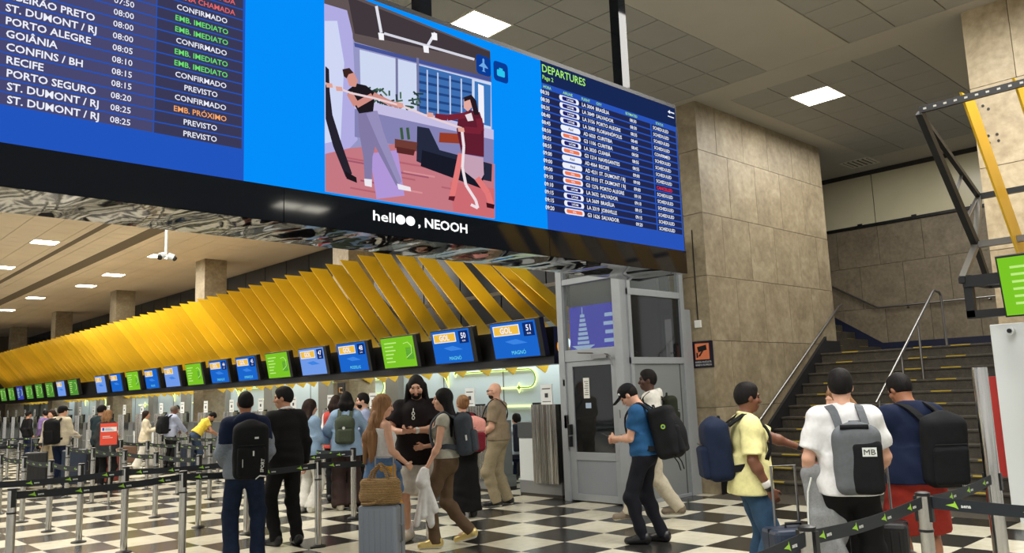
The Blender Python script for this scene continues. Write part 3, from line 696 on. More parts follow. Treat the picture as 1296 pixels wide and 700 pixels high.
# grey pilasters on the rear wall, neon line drawings
for k in range(14):
    y = 17.0+k*3.36; MB().box(12.02, 12.2, y, y+.55, 0, 3.0).build('trim_pilaster', mat('pilaster_grey', (132, 130, 122), .6, noise=.08, scale=2), None, kind='structure')
for k in range(22):
    MB().box(12.19, 12.2, 9.05+k*2.1, 9.07+k*2.1, .15, 3.0).build('trim_seam', M_GREYM, None, kind='structure')
NE = emat('neon_lime', (236, 246, 150), 2.2); NG = mat('sign_green', (92, 150, 52), .5)
def neon(y0, full, lab):
    r = empty('neon_sign', (12.17, y0, 1.4), 0, lab, 'neon sign')
    def P(dy, z): return (0, dy, z-1.4)
    arc = [P(0.25+.2*0, 2.18)]
    path = [P(2.55, 2.18), P(.22, 2.18)]+[P(.22-.21*math.sin(a), 1.985+.195*math.cos(a)) for a in np.linspace(0, PI, 9)]+[P(.45, 1.79)]
    MB().tube(path, .021, 8).build('tube', NE, r, smooth=True)
    MB().tube([(p[0]-.02, p[1], p[2]) for p in path], .013, 6).build('green_core', NG, r)
    MB().tube([P(.62, 1.79), P(1.25, 1.79)], .018, 8).build('tube', NE, r, smooth=True)
    MB().tube([P(-.05, 1.4), P(1.0, 1.4)], .018, 8).build('tube', NE, r, smooth=True)
    for (cy, cz, s) in ((2.98, 2.19, .30), (.52, 1.79, .10), (2.66, 2.18, .08)):
        pts = []
        if s > .2:
            vs_ = [(.30, .02), (-.06, -.32), (-.0, .32)]
            for q in range(3):
                A, B_ = vs_[q], vs_[(q+1) % 3]
                for t in (0, .2, .4, .6, .8):
                    k_ = 1-.9*t*(1-t)*1.6; pts.append((-.02, cy+(A[0]+(B_[0]-A[0])*t)*k_, cz-1.4+(A[1]+(B_[1]-A[1])*t)*k_))
        else:
            for q in range(8):
                a = 2*PI*q/8; rr = s*(1 if q % 2 == 0 else .45); pts.append((-.02, cy+rr*math.cos(a), cz-1.4+rr*math.sin(a)))
        MB().add([(-.02, cy+.05 if s > .2 else cy, cz-1.4)]+pts, [(0, q+1, (q+1) % len(pts)+1) for q in range(len(pts))]).build('star', NG, r)
        MB().tube([(q[0]+.005, q[1], q[2]) for q in pts], .014, 6, closed=True).build('star_outline', NE, r)
neon(12.2, 1, 'lime neon line with arrow star on the pale wall behind the bald man')
for k, t in enumerate(['behind the group with the denim jackets', 'above the two men in dark jackets', 'behind the woman in the cream suit', 'above the man in the black cap', 'hardly seen, at the left end of the desks']):
    neon(17.8+5.6*k, 1, 'lime neon line on the pale wall, '+t)

# ---------------------------------------------------------------- check-in desks
M_DESKG = mat('desk_grey', (122, 124, 124), .5); M_DESKD = mat('desk_dark_grey', (72, 76, 80), .5); M_KICK = mat('kick_plate', (56, 52, 48), .7)
def make_desk():
    r = empty('checkin_desk', (9.5, 9.05, 0))
    MB().box(0, .6, 0, .95, .0, .05).build('kick_plate', M_KICK, r)
    MB().box(-.01, .6, 0, .95, .05, .24).build('base_panel', M_DESKG, r)
    MB().box(0, .6, .5, .95, .24, .93).build('front_panel', M_WHITE, r, bevel=.01)
    MB().box(-.015, .62, .5, .96, .93, 1.19).build('top_panel', M_DESKD, r, bevel=.01)
    b = MB(); n = 48
    pr = [(.0+.018*math.sin(i*2*PI/6.2)+.012*math.sin(i*1.9), .02+.54*i/n) for i in range(n+1)]
    poly = [(x-.05, y) for x, y in pr]+[(.1, .56), (.1, .02)]
    b.prism([(x, y) for x, y in poly], .22, 1.47, 'z'); b.build('corrugated_screen', M_STEEL, r)
    MB().box(.1, .55, .03, .55, .24, 1.2).build('side_body', M_DESKG, r)
    MB().box(.08, .12, -.03, .03, 1.2, 1.46).build('card_reader', M_BLACK, r)
    MB().box(.2, .26, .38, .80, 1.22, 1.5).box(.26, .3, .56, .62, 1.1, 1.24).build('computer_screen', M_BLACK, r)
    return r
def make_notice():
    r = empty('notice_holder', (9.5, 9.3, 1.47))
    MB().box(.04, .05, -.13, .13, .0, .32).build('holder', mat('notice_paper', (226, 230, 230), .5), r)
    MB().box(.035, .04, -.035, .035, .11, .18).box(.035, .04, -.09, .09, .245, .26).box(.035, .04, -.09, .09, .04, .05).build('print', mat('ink', (60, 60, 64), .7), r)
    return r
dp, np_ = make_desk(), make_notice()
place = ['rightmost, beside the grey glazed door', 'behind the bald man in tan', 'behind the woman in brown trousers', 'behind the tall long-haired man', 'behind the woman in the white top', 'behind the denim-jacket group', 'left of the green backpack', 'behind the man in the dark suit', 'behind the two men in dark jackets', 'behind the man in grey and navy jacket', 'where the person in yellow leans', 'right of the man with large backpack', 'right of the woman in cream', 'left of the woman in cream']
for k in range(26):
    y = 9.05+1.68*k
    d = dp if k == 0 else copy_tree(dp); d.location = (9.5, y, 0)
    t = place[k] if k < len(place) else None
    far_ = 'fifteenth,sixteenth,seventeenth,eighteenth,nineteenth,twentieth,twenty-first,twenty-second,twenty-third,twenty-fourth,twenty-fifth,twenty-sixth'.split(',')[max(0, k-14)]+' from the glazed door'
    tag(d, 'grey and white check-in desk with steel screen, '+t if t else 'distant grey check-in desk at far left, '+far_, 'desk', 'check-in desks')
    n = np_ if k == 0 else copy_tree(np_); n.location = (9.5, y+.3 if k != 1 else y+.55, 1.47)
    tag(n, 'white notice on the desk screen, '+t if t else 'distant white notice on a far left desk, '+far_, 'notice', 'notices on the check-in desks')

# ---------------------------------------------------------------- canopies of yellow fins with monitors
def ztop(y):
    pts = [(9.2, 3.64), (9.7, 3.76), (10.35, 3.89), (11.1, 4.07), (11.9, 4.24), (12.6, 4.40), (13.34, 4.54), (14.0, 4.57), (60, 4.57)]
    for (a, b), (c, d) in zip(pts, pts[1:]):
        if a <= y <= c: return b+(d-b)*(y-a)/(c-a)
    return 4.5
cn = empty('fin_canopy', (9.6, 9.2, 2.12), 0, 'long canopy of slanted yellow fins over the check-in desks', 'canopy')
def fin(y, zt, parent, loc, last=False, me=None):
    L = loc; xt = 8.9; xb = xt+(10.25-xt)*(zt-2.2)/(zt-2.9)
    poly = [(xt, zt), (xt+.41, zt), (xb+.41, 2.2), (xb+.30, 2.04), (xb, 2.2)]
    b = MB().prism([(x-L[0], z-L[2]) for x, z in poly], 0, .022, 'y'); o = b.build('fin', M_FIN, parent); o.location = (0, y-L[1], 0); return o
ys = [9.48, 9.85, 10.35, 11.12, 11.91, 12.6, 13.34, 13.9, 14.56, 15.16, 15.8, 16.3]
base = None
while ys[-1] < 50: ys.append(ys[-1]+.63)
for y in ys:
    if y < 13.95 or base is None:
        o = fin(y, ztop(y), cn, (9.6, 9.2, 2.12))
        if y > 13.8: base = o
    else:
        o = base.copy(); C.objects.link(o); o.location = (0, y-9.2, 0); o.rotation_euler = (0, 0, math.radians(random.uniform(-3.5, 3.5)))
cn0, cn1 = 9.2, 50.5
def lc(p): return (p[0]-9.6, p[1]-9.2, p[2]-2.12)
def beam(n, a, b_, t, m, parent=cn, L=None):
    L = L or Vector((9.6, 9.2, 2.12)); return MB().tube([Vector(a)-L, Vector(b_)-L], t, 4).build(n, m, parent)
MB().box(.0, .35, .0, cn1-cn0, .0, .12).build('lower_ledge', M_BLACK, cn)
MB().box(.10, .35, .08, cn1-cn0, .12, .62).build('monitor_beam', M_BLACK, cn)
MB().box(1.35, 1.45, .0, cn1-cn0, .86, .94).build('upper_beam', M_GREYM, cn)
MB().box(1.0, 1.06, .0, cn1-cn0, 1.45, 1.52).build('upper_beam', M_GREYM, cn)
for k in range(24):
    y = 9.75+1.68*k
    zt = ztop(y)-.1
    beam('strut', (10.5, y, 2.2), (10.95, y, 3.0), .03, M_GREYM); beam('strut', (10.95, y, 3.0), (9.55, y, zt-.15), .022, M_GREYM)
    beam('strut', (11.2, y, 3.12), (10.6, y, 3.7), .025, M_STEEL2)
    beam('brace', (10.7, y, 2.9), (10.7, y+.84, 3.7), .018, M_STEEL2)
def strip_light(): pass
# warm lamps hidden on the beam, washing the fins from below
for k in range(8):
    l = bpy.data.lights.new('fin_lamp', 'AREA'); l.shape = 'RECTANGLE'; l.size = .12; l.size_y = 4.6; l.energy = 26; l.color = (1, .78, .45)
    o = bpy.data.objects.new('fin_lamp', l); C.objects.link(o); o.location = (9.55, 11.8+5*k, 2.92); o.rotation_euler = (0, math.radians(180-25), 0)
o = empty('globe_lamp', (9.85, 9.32, 2.28), 0, 'glowing amber globe lamp at the right end of the monitor beam', 'lamp')
b = MB(); b.lathe([(.001, 0), (.05, .02), (.08, .07), (.09, .13), (.08, .19), (.04, .23), (.001, .24)], 16); b.build('globe', emat('amber', (250, 170, 40), 1.2), o, smooth=True)

SCR = {'B': emat('scr_blue', (28, 104, 208), .95), 'L': emat('scr_light', (116, 158, 236), .95), 'G': emat('scr_green', (126, 200, 40), .95), 'I': emat('scr_indigo', (62, 72, 180), .9), 'g': emat('scr_dull_green', (86, 150, 56), .9)}
E_YEL = emat('scr_yellow', (240, 190, 70)); E_NAVYS = emat('scr_navy', (16, 44, 110)); E_PALEG = emat('scr_pale_green', (190, 236, 130)); E_CY = emat('scr_cyan', (110, 226, 236))
def monitor(y, kind, num, text, label, X=9.5, z=2.25, grp='check-in monitors on the long beam'):
    r = empty('monitor', (X, y, z), 0, label, 'monitor', grp); r.rotation_euler = (0, math.radians(-11), 0)
    MB().box(.0, .11, -.1, 1.12, 0, .64).build('casing', M_BLACK, r, bevel=.006)
    w_, h_ = 1.09, .60
    MB().box(-.004, .0, .012, .012+w_, .018, .018+h_).build('screen', SCR[kind], r)
    def R(y0, y1, z0_, z1_, k): return [(-.004-.001*k, y1, z0_), (-.004-.001*k, y0, z0_), (-.004-.001*k, y0, z1_), (-.004-.001*k, y1, z1_)]
    if kind in 'BL':
        b = MB(); b.add(R(.40, 1.05, .40, .575, 1), [(0, 1, 2, 3)]); b.build('logo_field', E_WHITE, r)
        b = MB(); b.add(R(.42, 1.03, .415, .56, 2), [(0, 1, 2, 3)]); b.build('logo_fill', E_YEL, r)
        b = MB(); put_text(b, 'GOL', (-.008, .73, .44), (0, -1, 0), UZ, .10, 'c', .03); b.build('logo_lettering', E_WHITE, r)
        if num:
            b = MB(); b.add(R(.05, .31, .36, .585, 1), [(0, 1, 2, 3)]); b.build('number_field', E_NAVYS, r)
            b = MB(); put_text(b, num, (-.007, .18, .45), (0, -1, 0), UZ, .10, 'c', .02); put_text(b, 'ILHA', (-.007, .18, .39), (0, -1, 0), UZ, .03, 'c', .01); b.build('number_lettering', E_WHITE, r)
        if text:
            b = MB(); put_text(b, text, (-.007, .5, .07), (0, -1, 0), UZ, .065, 'c', .0); b.build('name_lettering', E_CY, r)
        b = MB(); b.add([(-.0055, .25, .25), (-.0055, .52, .33), (-.0055, .8, .30), (-.0055, .6, .24)], [(0, 1, 2, 3)]); b.build('route_mark', emat('scr_mid', (60, 132, 226)), r)
    else:
        b = MB()
        for q, wdt in enumerate((.42, .30, .36, .28, .22, .30)): b.add(R(1.0-wdt, 1.0, .50-q*.075, .525-q*.075, 1), [(0, 1, 2, 3)])
        b.tube([(-.006, .35, .48), (-.006, .2, .50), (-.006, .1, .42), (-.006, .12, .28), (-.006, .3, .2)], .008, 5); b.build('print', E_PALEG if kind == 'G' else E_PALEG, r)
        b = MB(); b.add(R(.06, .3, .16, .40, 0), [(0, 1, 2, 3)]); b.build('print_field', emat('scr_grn2', (80, 150, 60)), r)
    return r
seq = [('B', '51', 'MAGNÓ'), ('B', '50', 'MAGNÓ'), ('G', '', ''), ('B', '48', 'MODELAS'), ('L', '47', ''), ('G', '', ''), ('B', '45', 'EMBARQUE'), ('B', '44', 'EMBARQUE'), ('G', '', ''), ('L', '', ''), ('B', '', 'MAGNO'), ('G', '', ''), ('B', '', ''), ('L', '', ''), None, ('g', '', ''), ('L', '', ''), ('g', '', ''), ('g', '', ''), ('g', '', ''), ('I', '', ''), ('g', '', ''), ('g', '', '')]
cname = {'B': 'blue', 'L': 'pale blue', 'G': 'green', 'I': 'indigo', 'g': 'dull green'}
ordn = {0: 'nearest the grey door', 1: 'second from the grey door', 2: 'third from the door', 3: 'fourth from the door', 4: 'fifth from the door', 5: 'sixth from the door', 6: 'seventh from the door', 7: 'eighth from the door', 8: 'ninth from the door', 9: 'tenth from the door', 10: 'eleventh from the door', 11: 'twelfth from the door', 12: 'thirteenth from the door', 13: 'last before the dark gap in the row', 15: 'first left of the dark gap', 16: 'second left of the dark gap', 17: 'third left of the dark gap', 18: 'fourth left of the dark gap', 19: 'fifth left of the dark gap', 20: 'sixth left of the dark gap', 21: 'next to last at the left', 22: 'last at the left end'}
for k, s_ in enumerate(seq):
    if not s_: continue
    nm = cname[s_[0]]+' hanging monitor'+(' showing number '+s_[1] if s_[1] else '')+', '+ordn[k]
    monitor(9.39+1.68*k, s_[0], s_[1], s_[2], nm)

# right canopy, nearer: end frame, two fins seen, green monitor
c2 = empty('fin_canopy', (9.6, -1.5, 2.25), 0, 'black truss canopy with yellow fins at the right edge', 'canopy')
L2 = Vector((9.6, -1.5, 2.25)); ye = 3.0
def b2(n, a, b_, t, m=M_BLACKM): return beam(n, a, b_, t, m, c2, L2)
b2('frame_bar', (9.66, -1.5, 2.32), (9.66, ye, 2.32), .06); b2('frame_bar', (9.66, -1.5, 2.68), (9.66, ye, 2.68), .085); b2('frame_bar', (9.66, ye-.04, 2.29), (9.66, ye-.04, 2.75), .06)
b2('frame_bar', (10.5, -1.5, 2.70), (10.5, ye, 2.70), .05); b2('frame_bar', (9.58, ye, 2.70), (10.5, ye, 2.70), .045); b2('frame_bar', (10.2, -1.5, 3.15), (10.2, ye, 3.15), .05, M_GREYM)
b2('strut', (9.62, ye, 2.72), (10.2, ye, 3.15), .045, M_GREYM); b2('strut', (10.2, ye, 3.15), (8.9, ye, 4.45), .05); b2('strut', (10.5, ye, 2.72), (10.2, ye, 3.15), .04)
b2('strut', (10.45, ye-.02, 3.75), (8.95, ye, 4.42), .035); b2('strut', (10.2, ye, 3.15), (10.45, ye-.02, 3.75), .04, M_GREYM); b2('brace', (10.45, ye, 3.75), (9.95, ye, 3.4), .02, M_STEEL2); b2('brace', (10.0, ye, 3.95), (9.7, ye, 3.65), .02, M_STEEL2)
b2('frame_bar', (10.45, -1.5, 3.75), (10.45, ye, 3.75), .045)
tb_ = MB().box(-.72, -.68, .0, ye+1.5, 2.19, 2.26).build('perforated_bar', M_BLACKM, c2)
b = MB()
for k in range(44): b.box(-.723, -.72, ye+1.5-.075-k*.1, ye+1.5-.045-k*.1, 2.215, 2.235)
b.build('bar_hole', mat('hole_pale', (150, 148, 140), .7), c2)
for y in (2.67, 2.19, 1.65, 1.1, .5, -.1, -.7): fin(y-.09, 4.55, c2, L2)
monitor(1.48, 'G', '', '', 'bright green hanging monitor at the right edge of the picture', grp='monitor on the right canopy')
MB().box(.0, .5, 2.4, 4.1, .46, .62).build('cable_tray', mat('tray_blue', (120, 124, 170), .4), c2)
# white kiosk wall with camera and red board
o = empty('kiosk', (10.6, -1.5, 0), 0, 'white kiosk panel under the canopy at the right edge', 'kiosk')
MB().box(0, .45, 0, 4.58, .12, 2.25).build('panel', M_WHITE, o, bevel=.01)
MB().box(.05, .42, 4.4, 4.52, 0, .12).build('foot', M_WHITE, o)
MB().box(-.01, 0, 4.1, 4.22, 1.1, 1.35).build('blue_print', mat('print_blue', (40, 60, 160), .5), o)
o = empty('security_camera', (10.6, 2.86, 2.16), 0, 'small white security camera on the white kiosk panel', 'camera')
MB().tube([(0, 0, 0), (-.07, 0, 0)], .045, 14).build('body', M_WHITE, o, smooth=True); MB().tube([(-.068, 0, 0), (-.08, .0, 0)], .026, 12).build('lens', M_BLACK, o)
o = empty('red_board', (11.15, 3.12, .45), 0, 'tall narrow red board between the stairs and the white kiosk', 'board')
MB().box(-.03, 0, -.1, .20, 0, 1.2).build('board', mat('red', (176, 40, 34), .5), o, bevel=.004)
# twin camera on a pole below the ceiling, far left
p = on_z(210, 278, ZC)
o = empty('pole_camera', (6.4, 17.5, 4.6), 0, 'pair of white cameras hanging on a thin white pole below the ceiling', 'camera')
q0 = on_Y(210, 322, 15.0); o.location = (q0[0], 15.0, q0[2])
MB().tube([(0, 0, 0), (0, 0, ZC-q0[2])], .025, 8).build('pole', M_WHITE, o)
for s in (-1, 1): MB().tube([(s*.04, 0, -.02), (s*.13, -.05, -.06)], .06, 10).build('camera_head', M_WHITE, o); 
for s in (-1, 1): MB().tube([(s*.12, -.05, -.06), (s*.14, -.08, -.09)], .045, 10).build('lens', M_BLACK, o)
# tall kiosk camera post (white ball) in the far hall
q0 = on_X(233, 0, 9)

# ---------------------------------------------------------------- stanchions
M_TAPE = mat('tape_navy', (22, 30, 38), .6); M_AR = mat('tape_green', (160, 214, 60), .5, emit=0.0); M_TW = mat('tape_white', (222, 226, 222), .5)
def make_stanchion(r=.038, h=.97):
    s = empty('stanchion')
    MB().lathe([(.09, 0), (.09, .012), (.08, .018), (.05, .024), (r, .03)], 28).build('base', M_BLACKM, s, smooth=True)
    MB().lathe([(r, .03), (r, h-.01)], 20).build('post', M_STEEL, s, smooth=True)
    MB().lathe([(r+.004, h-.22), (r+.004, h-.205)], 20).build('ring', M_BLACK, s, smooth=True)
    MB().lathe([(r+.004, h-.012), (r+.004, h+.006), (r-.01, h+.012)], 20).build('cap', M_BLACK, s, smooth=True)
    MB().box(-.018, .018, -r-.012, r+.012, h-.16, h-.012).build('tape_slot', M_BLACK, s)
    return s
sproto = make_stanchion(); TM = {}
def belt(s, a, b_, zt=.945, hw=.068, flip=1):
    """tape from stanchion s at a to point b"""
    a = Vector((a[0], a[1], 0)); b_ = Vector((b_[0], b_[1], 0)); d = (b_-a); L = d.length; u = d.normalized(); nrm = Vector((u.y, -u.x, 0))
    if nrm.dot(-a) < 0: nrm = -nrm
    n = 14; t = MB(); zs = []
    for i in range(n+1):
        f = i/n; sag = .022*math.sin(PI*f)*min(1, L/1.5); p = u*(.04+f*(L-.08)); zs.append(-sag)
        t.v += [tuple(p+nrm*.001+Vector((0, 0, zt-sag))), tuple(p+nrm*.001+Vector((0, 0, zt-hw-sag))), tuple(p-nrm*.001+Vector((0, 0, zt-sag))), tuple(p-nrm*.001+Vector((0, 0, zt-hw-sag)))]
    for i in range(n):
        k = 4*i; t.f += [(k, k+1, k+5, k+4), (k+2, k+6, k+7, k+3), (k, k+4, k+6, k+2), (k+1, k+3, k+7, k+5)]; t.m += [0]*4
    o = t.build('tape', M_TAPE, s)
    m = max(1, int(L/.36)); rd = u if proj(tuple(a+u*.2+Vector((0, 0, 1))))[0] > proj(tuple(a+Vector((0, 0, 1))))[0] else -u
    if 'me' not in TM:
        pr = MB(); pr.add([(px, 0, pz) for px, pz in [(-.075, .0), (-.03, .012), (-.024, .027), (-.018, .012), (-.005, -.020), (-.028, -.010)]], [tuple(range(6))], 0)
        put_text(pr, 'aena', (.008, 0, -.010), (1, 0, 0), (0, 0, 1), .02, 'l', .03, 1); TM['me'] = pr.data('tape_mark', [M_AR, M_TW])
    for i in range(m):
        x = L*(i+.5)/m; sag = .022*math.sin(PI*x/L)*min(1, L/1.5); c = u*x+nrm*.0025+Vector((0, 0, zt-hw/2-sag))
        q = bpy.data.objects.new('tape_mark', TM['me']); C.objects.link(q); q.parent = o; q.location = c; q.rotation_euler = (0, 0, math.atan2(rd.y, rd.x))
    return o
S = {}
def stn(key, x, y, label, r=None):
    s = sproto if not S else copy_tree(sproto)
    for ch in list(s.children):
        if ch.name.startswith('tape.') or ch.name == 'tape': pass
    s.location = (x, y, 0); s['category'] = 'stanchion'; s['label'] = label; s['group'] = 'queue stanchions'; S[key] = (s, (x, y)); return s
def link(k1, k2, **kw):
    s, a = S[k1]; _, b_ = S[k2]; belt(s, a, b_, **kw)
lab = {}
stn('A', 1.85, 8.63, 'steel stanchion at the left edge of the picture, nearest one')
stn('C', 3.47, 8.83, 'steel stanchion left of the man in grey and navy jacket, front row')
stn('D', 4.95, 8.62, 'steel stanchion just right of the man in the black suit')
stn('E', 6.42, 10.2, 'steel stanchion in front of the person with the green backpack')
stn('E2', 6.41, 11.72, 'steel stanchion beside the woman in light denim jacket')
stn('B', 3.36, 10.27, 'steel stanchion in the second row, between the two front left ones')
stn('B2', 4.85, 10.25, 'steel stanchion hidden behind the man in grey and navy jacket')
stn('Z1', 1.8, 10.2, 'steel stanchion of the second row outside the left edge')
for cx, cn_, ysl in ((3.24, 'left', (11.57, 12.98, 14.46, 16.0, 17.6)), (4.7, 'middle', (11.41, 13.03, 14.44, 16.11, 17.69)), (6.2, 'right', (13.1, 14.58, 16.05, 17.69, 19.3)), (7.7, 'desk side', (14.6, 16.1, 17.7, 19.3, 21.0))):
    for i, y in enumerate(ysl):
        stn((cn_, i), cx+.0*i, y, 'steel stanchion of the %s queue line at left, %s from the front' % (cn_, ('first', 'second', 'third', 'fourth', 'fifth')[i]))
for i, (x, y) in enumerate([(3.2, 21), (4.7, 21.5), (5.1, 24.5), (3.6, 24.5), (6.2, 23), (3.3, 28), (4.9, 28.5), (6.6, 27)]):
    stn(('far', i), x, y, 'distant steel stanchion in the far left queue, '+('at its front left', 'at its front centre', 'in its middle', 'in its middle left', 'at its front right', 'at its rear left', 'at its rear centre', 'at its rear right')[i])
stn('G', 3.74, 1.97, 'near steel stanchion with dark head, by the man in white')
stn('F', 5.2, 1.98, 'near steel stanchion in front of the man in red shorts')
stn('F0', 5.25, .4, 'near steel stanchion outside the right edge')
stn('F1', 2.3, 1.9, 'near steel stanchion outside the bottom edge')
tp = empty('tall_post', (6.64, 2.03, 0), 0, 'tall brushed steel post at right in front of the stairs', 'post')
MB().lathe([(.16, 0), (.16, .02), (.052, .03), (.052, 1.70), (.05, 1.72)], 24).build('shaft', M_STEEL, tp, smooth=True)
MB().box(-.02, .02, -.06, .06, .84, .96).build('tape_clip', M_BLACK, tp)
for a, b_ in (('A', 'C'), ('C', 'D'), ('Z1', 'B'), ('B', 'B2'), ('B2', 'E')): link(a, b_)
link('F1', 'G', zt=.955); link('G', 'F', zt=.955); link('F', 'F0', zt=.955)
belt(S['F'][0], S['F'][1], (6.64, 2.03), zt=.95)
_, dpos = S['D']; belt(S['D'][0], dpos, (6.1, 8.3), zt=.95)
for ln in ('left', 'middle', 'right', 'desk side'):
    for i in range(4): link((ln, i), (ln, i+1))
for a, b_ in (((('far', 0)), ('far', 1)), (('far', 1), ('far', 4)), (('far', 3), ('far', 2)), (('far', 5), ('far', 6)), (('far', 6), ('far', 7))): link(a, b_)
link('E', 'E2')

# ================================================================= people: smooth implicit bodies meshed with surface nets
def surfnets(F, lo, h):
    S_ = F < 0; nx, ny, nz = F.shape
    cs = [(0, 0, 0), (1, 0, 0), (0, 1, 0), (1, 1, 0), (0, 0, 1), (1, 0, 1), (0, 1, 1), (1, 1, 1)]
    cnt = np.zeros((nx-1, ny-1, nz-1), np.int8)
    for a, b, c in cs: cnt += S_[a:nx-1+a, b:ny-1+b, c:nz-1+c]
    act = np.argwhere((cnt > 0) & (cnt < 8))
    if len(act) == 0: return np.zeros((0, 3)), np.zeros((0, 4), int)
    idx = -np.ones((nx-1, ny-1, nz-1), np.int32); idx[act[:, 0], act[:, 1], act[:, 2]] = np.arange(len(act))
    val = np.stack([F[act[:, 0]+a, act[:, 1]+b, act[:, 2]+c] for a, b, c in cs], 1)
    acc = np.zeros((len(act), 3)); num = np.zeros(len(act)); csa = np.array(cs, float)
    for i in range(8):
        for ax in (1, 2, 4):
            j = i | ax
            if j == i or (i & ax): continue
            va, vb = val[:, i], val[:, j]; m = (va < 0) != (vb < 0)
            t = va/(va-vb+1e-12*(va == vb)); t = np.where(m, t, 0)
            acc += np.where(m[:, None], csa[i]+(csa[j]-csa[i])*t[:, None], 0); num += m
    V = (act+acc/num[:, None])*h+lo
    Q = []
    for ax in range(3):
        o = [0, 0, 0]; o[ax] = 1
        A = S_[:nx-o[0], :ny-o[1], :nz-o[2]]; B = S_[o[0]:, o[1]:, o[2]:]
        e = np.argwhere(A != B); u, v = (ax+1) % 3, (ax+2) % 3
        e = e[(e[:, u] > 0) & (e[:, v] > 0) & (e[:, u] < F.shape[u]-1) & (e[:, v] < F.shape[v]-1)]
        fl_ = A[e[:, 0], e[:, 1], e[:, 2]]
        def g(du, dv):
            q = e.copy(); q[:, u] -= du; q[:, v] -= dv; return idx[q[:, 0], q[:, 1], q[:, 2]]
        q = np.stack([g(1, 1), g(0, 1), g(0, 0), g(1, 0)], 1)
        q[~fl_] = q[~fl_][:, ::-1]; Q.append(q)
    return V, np.concatenate(Q)

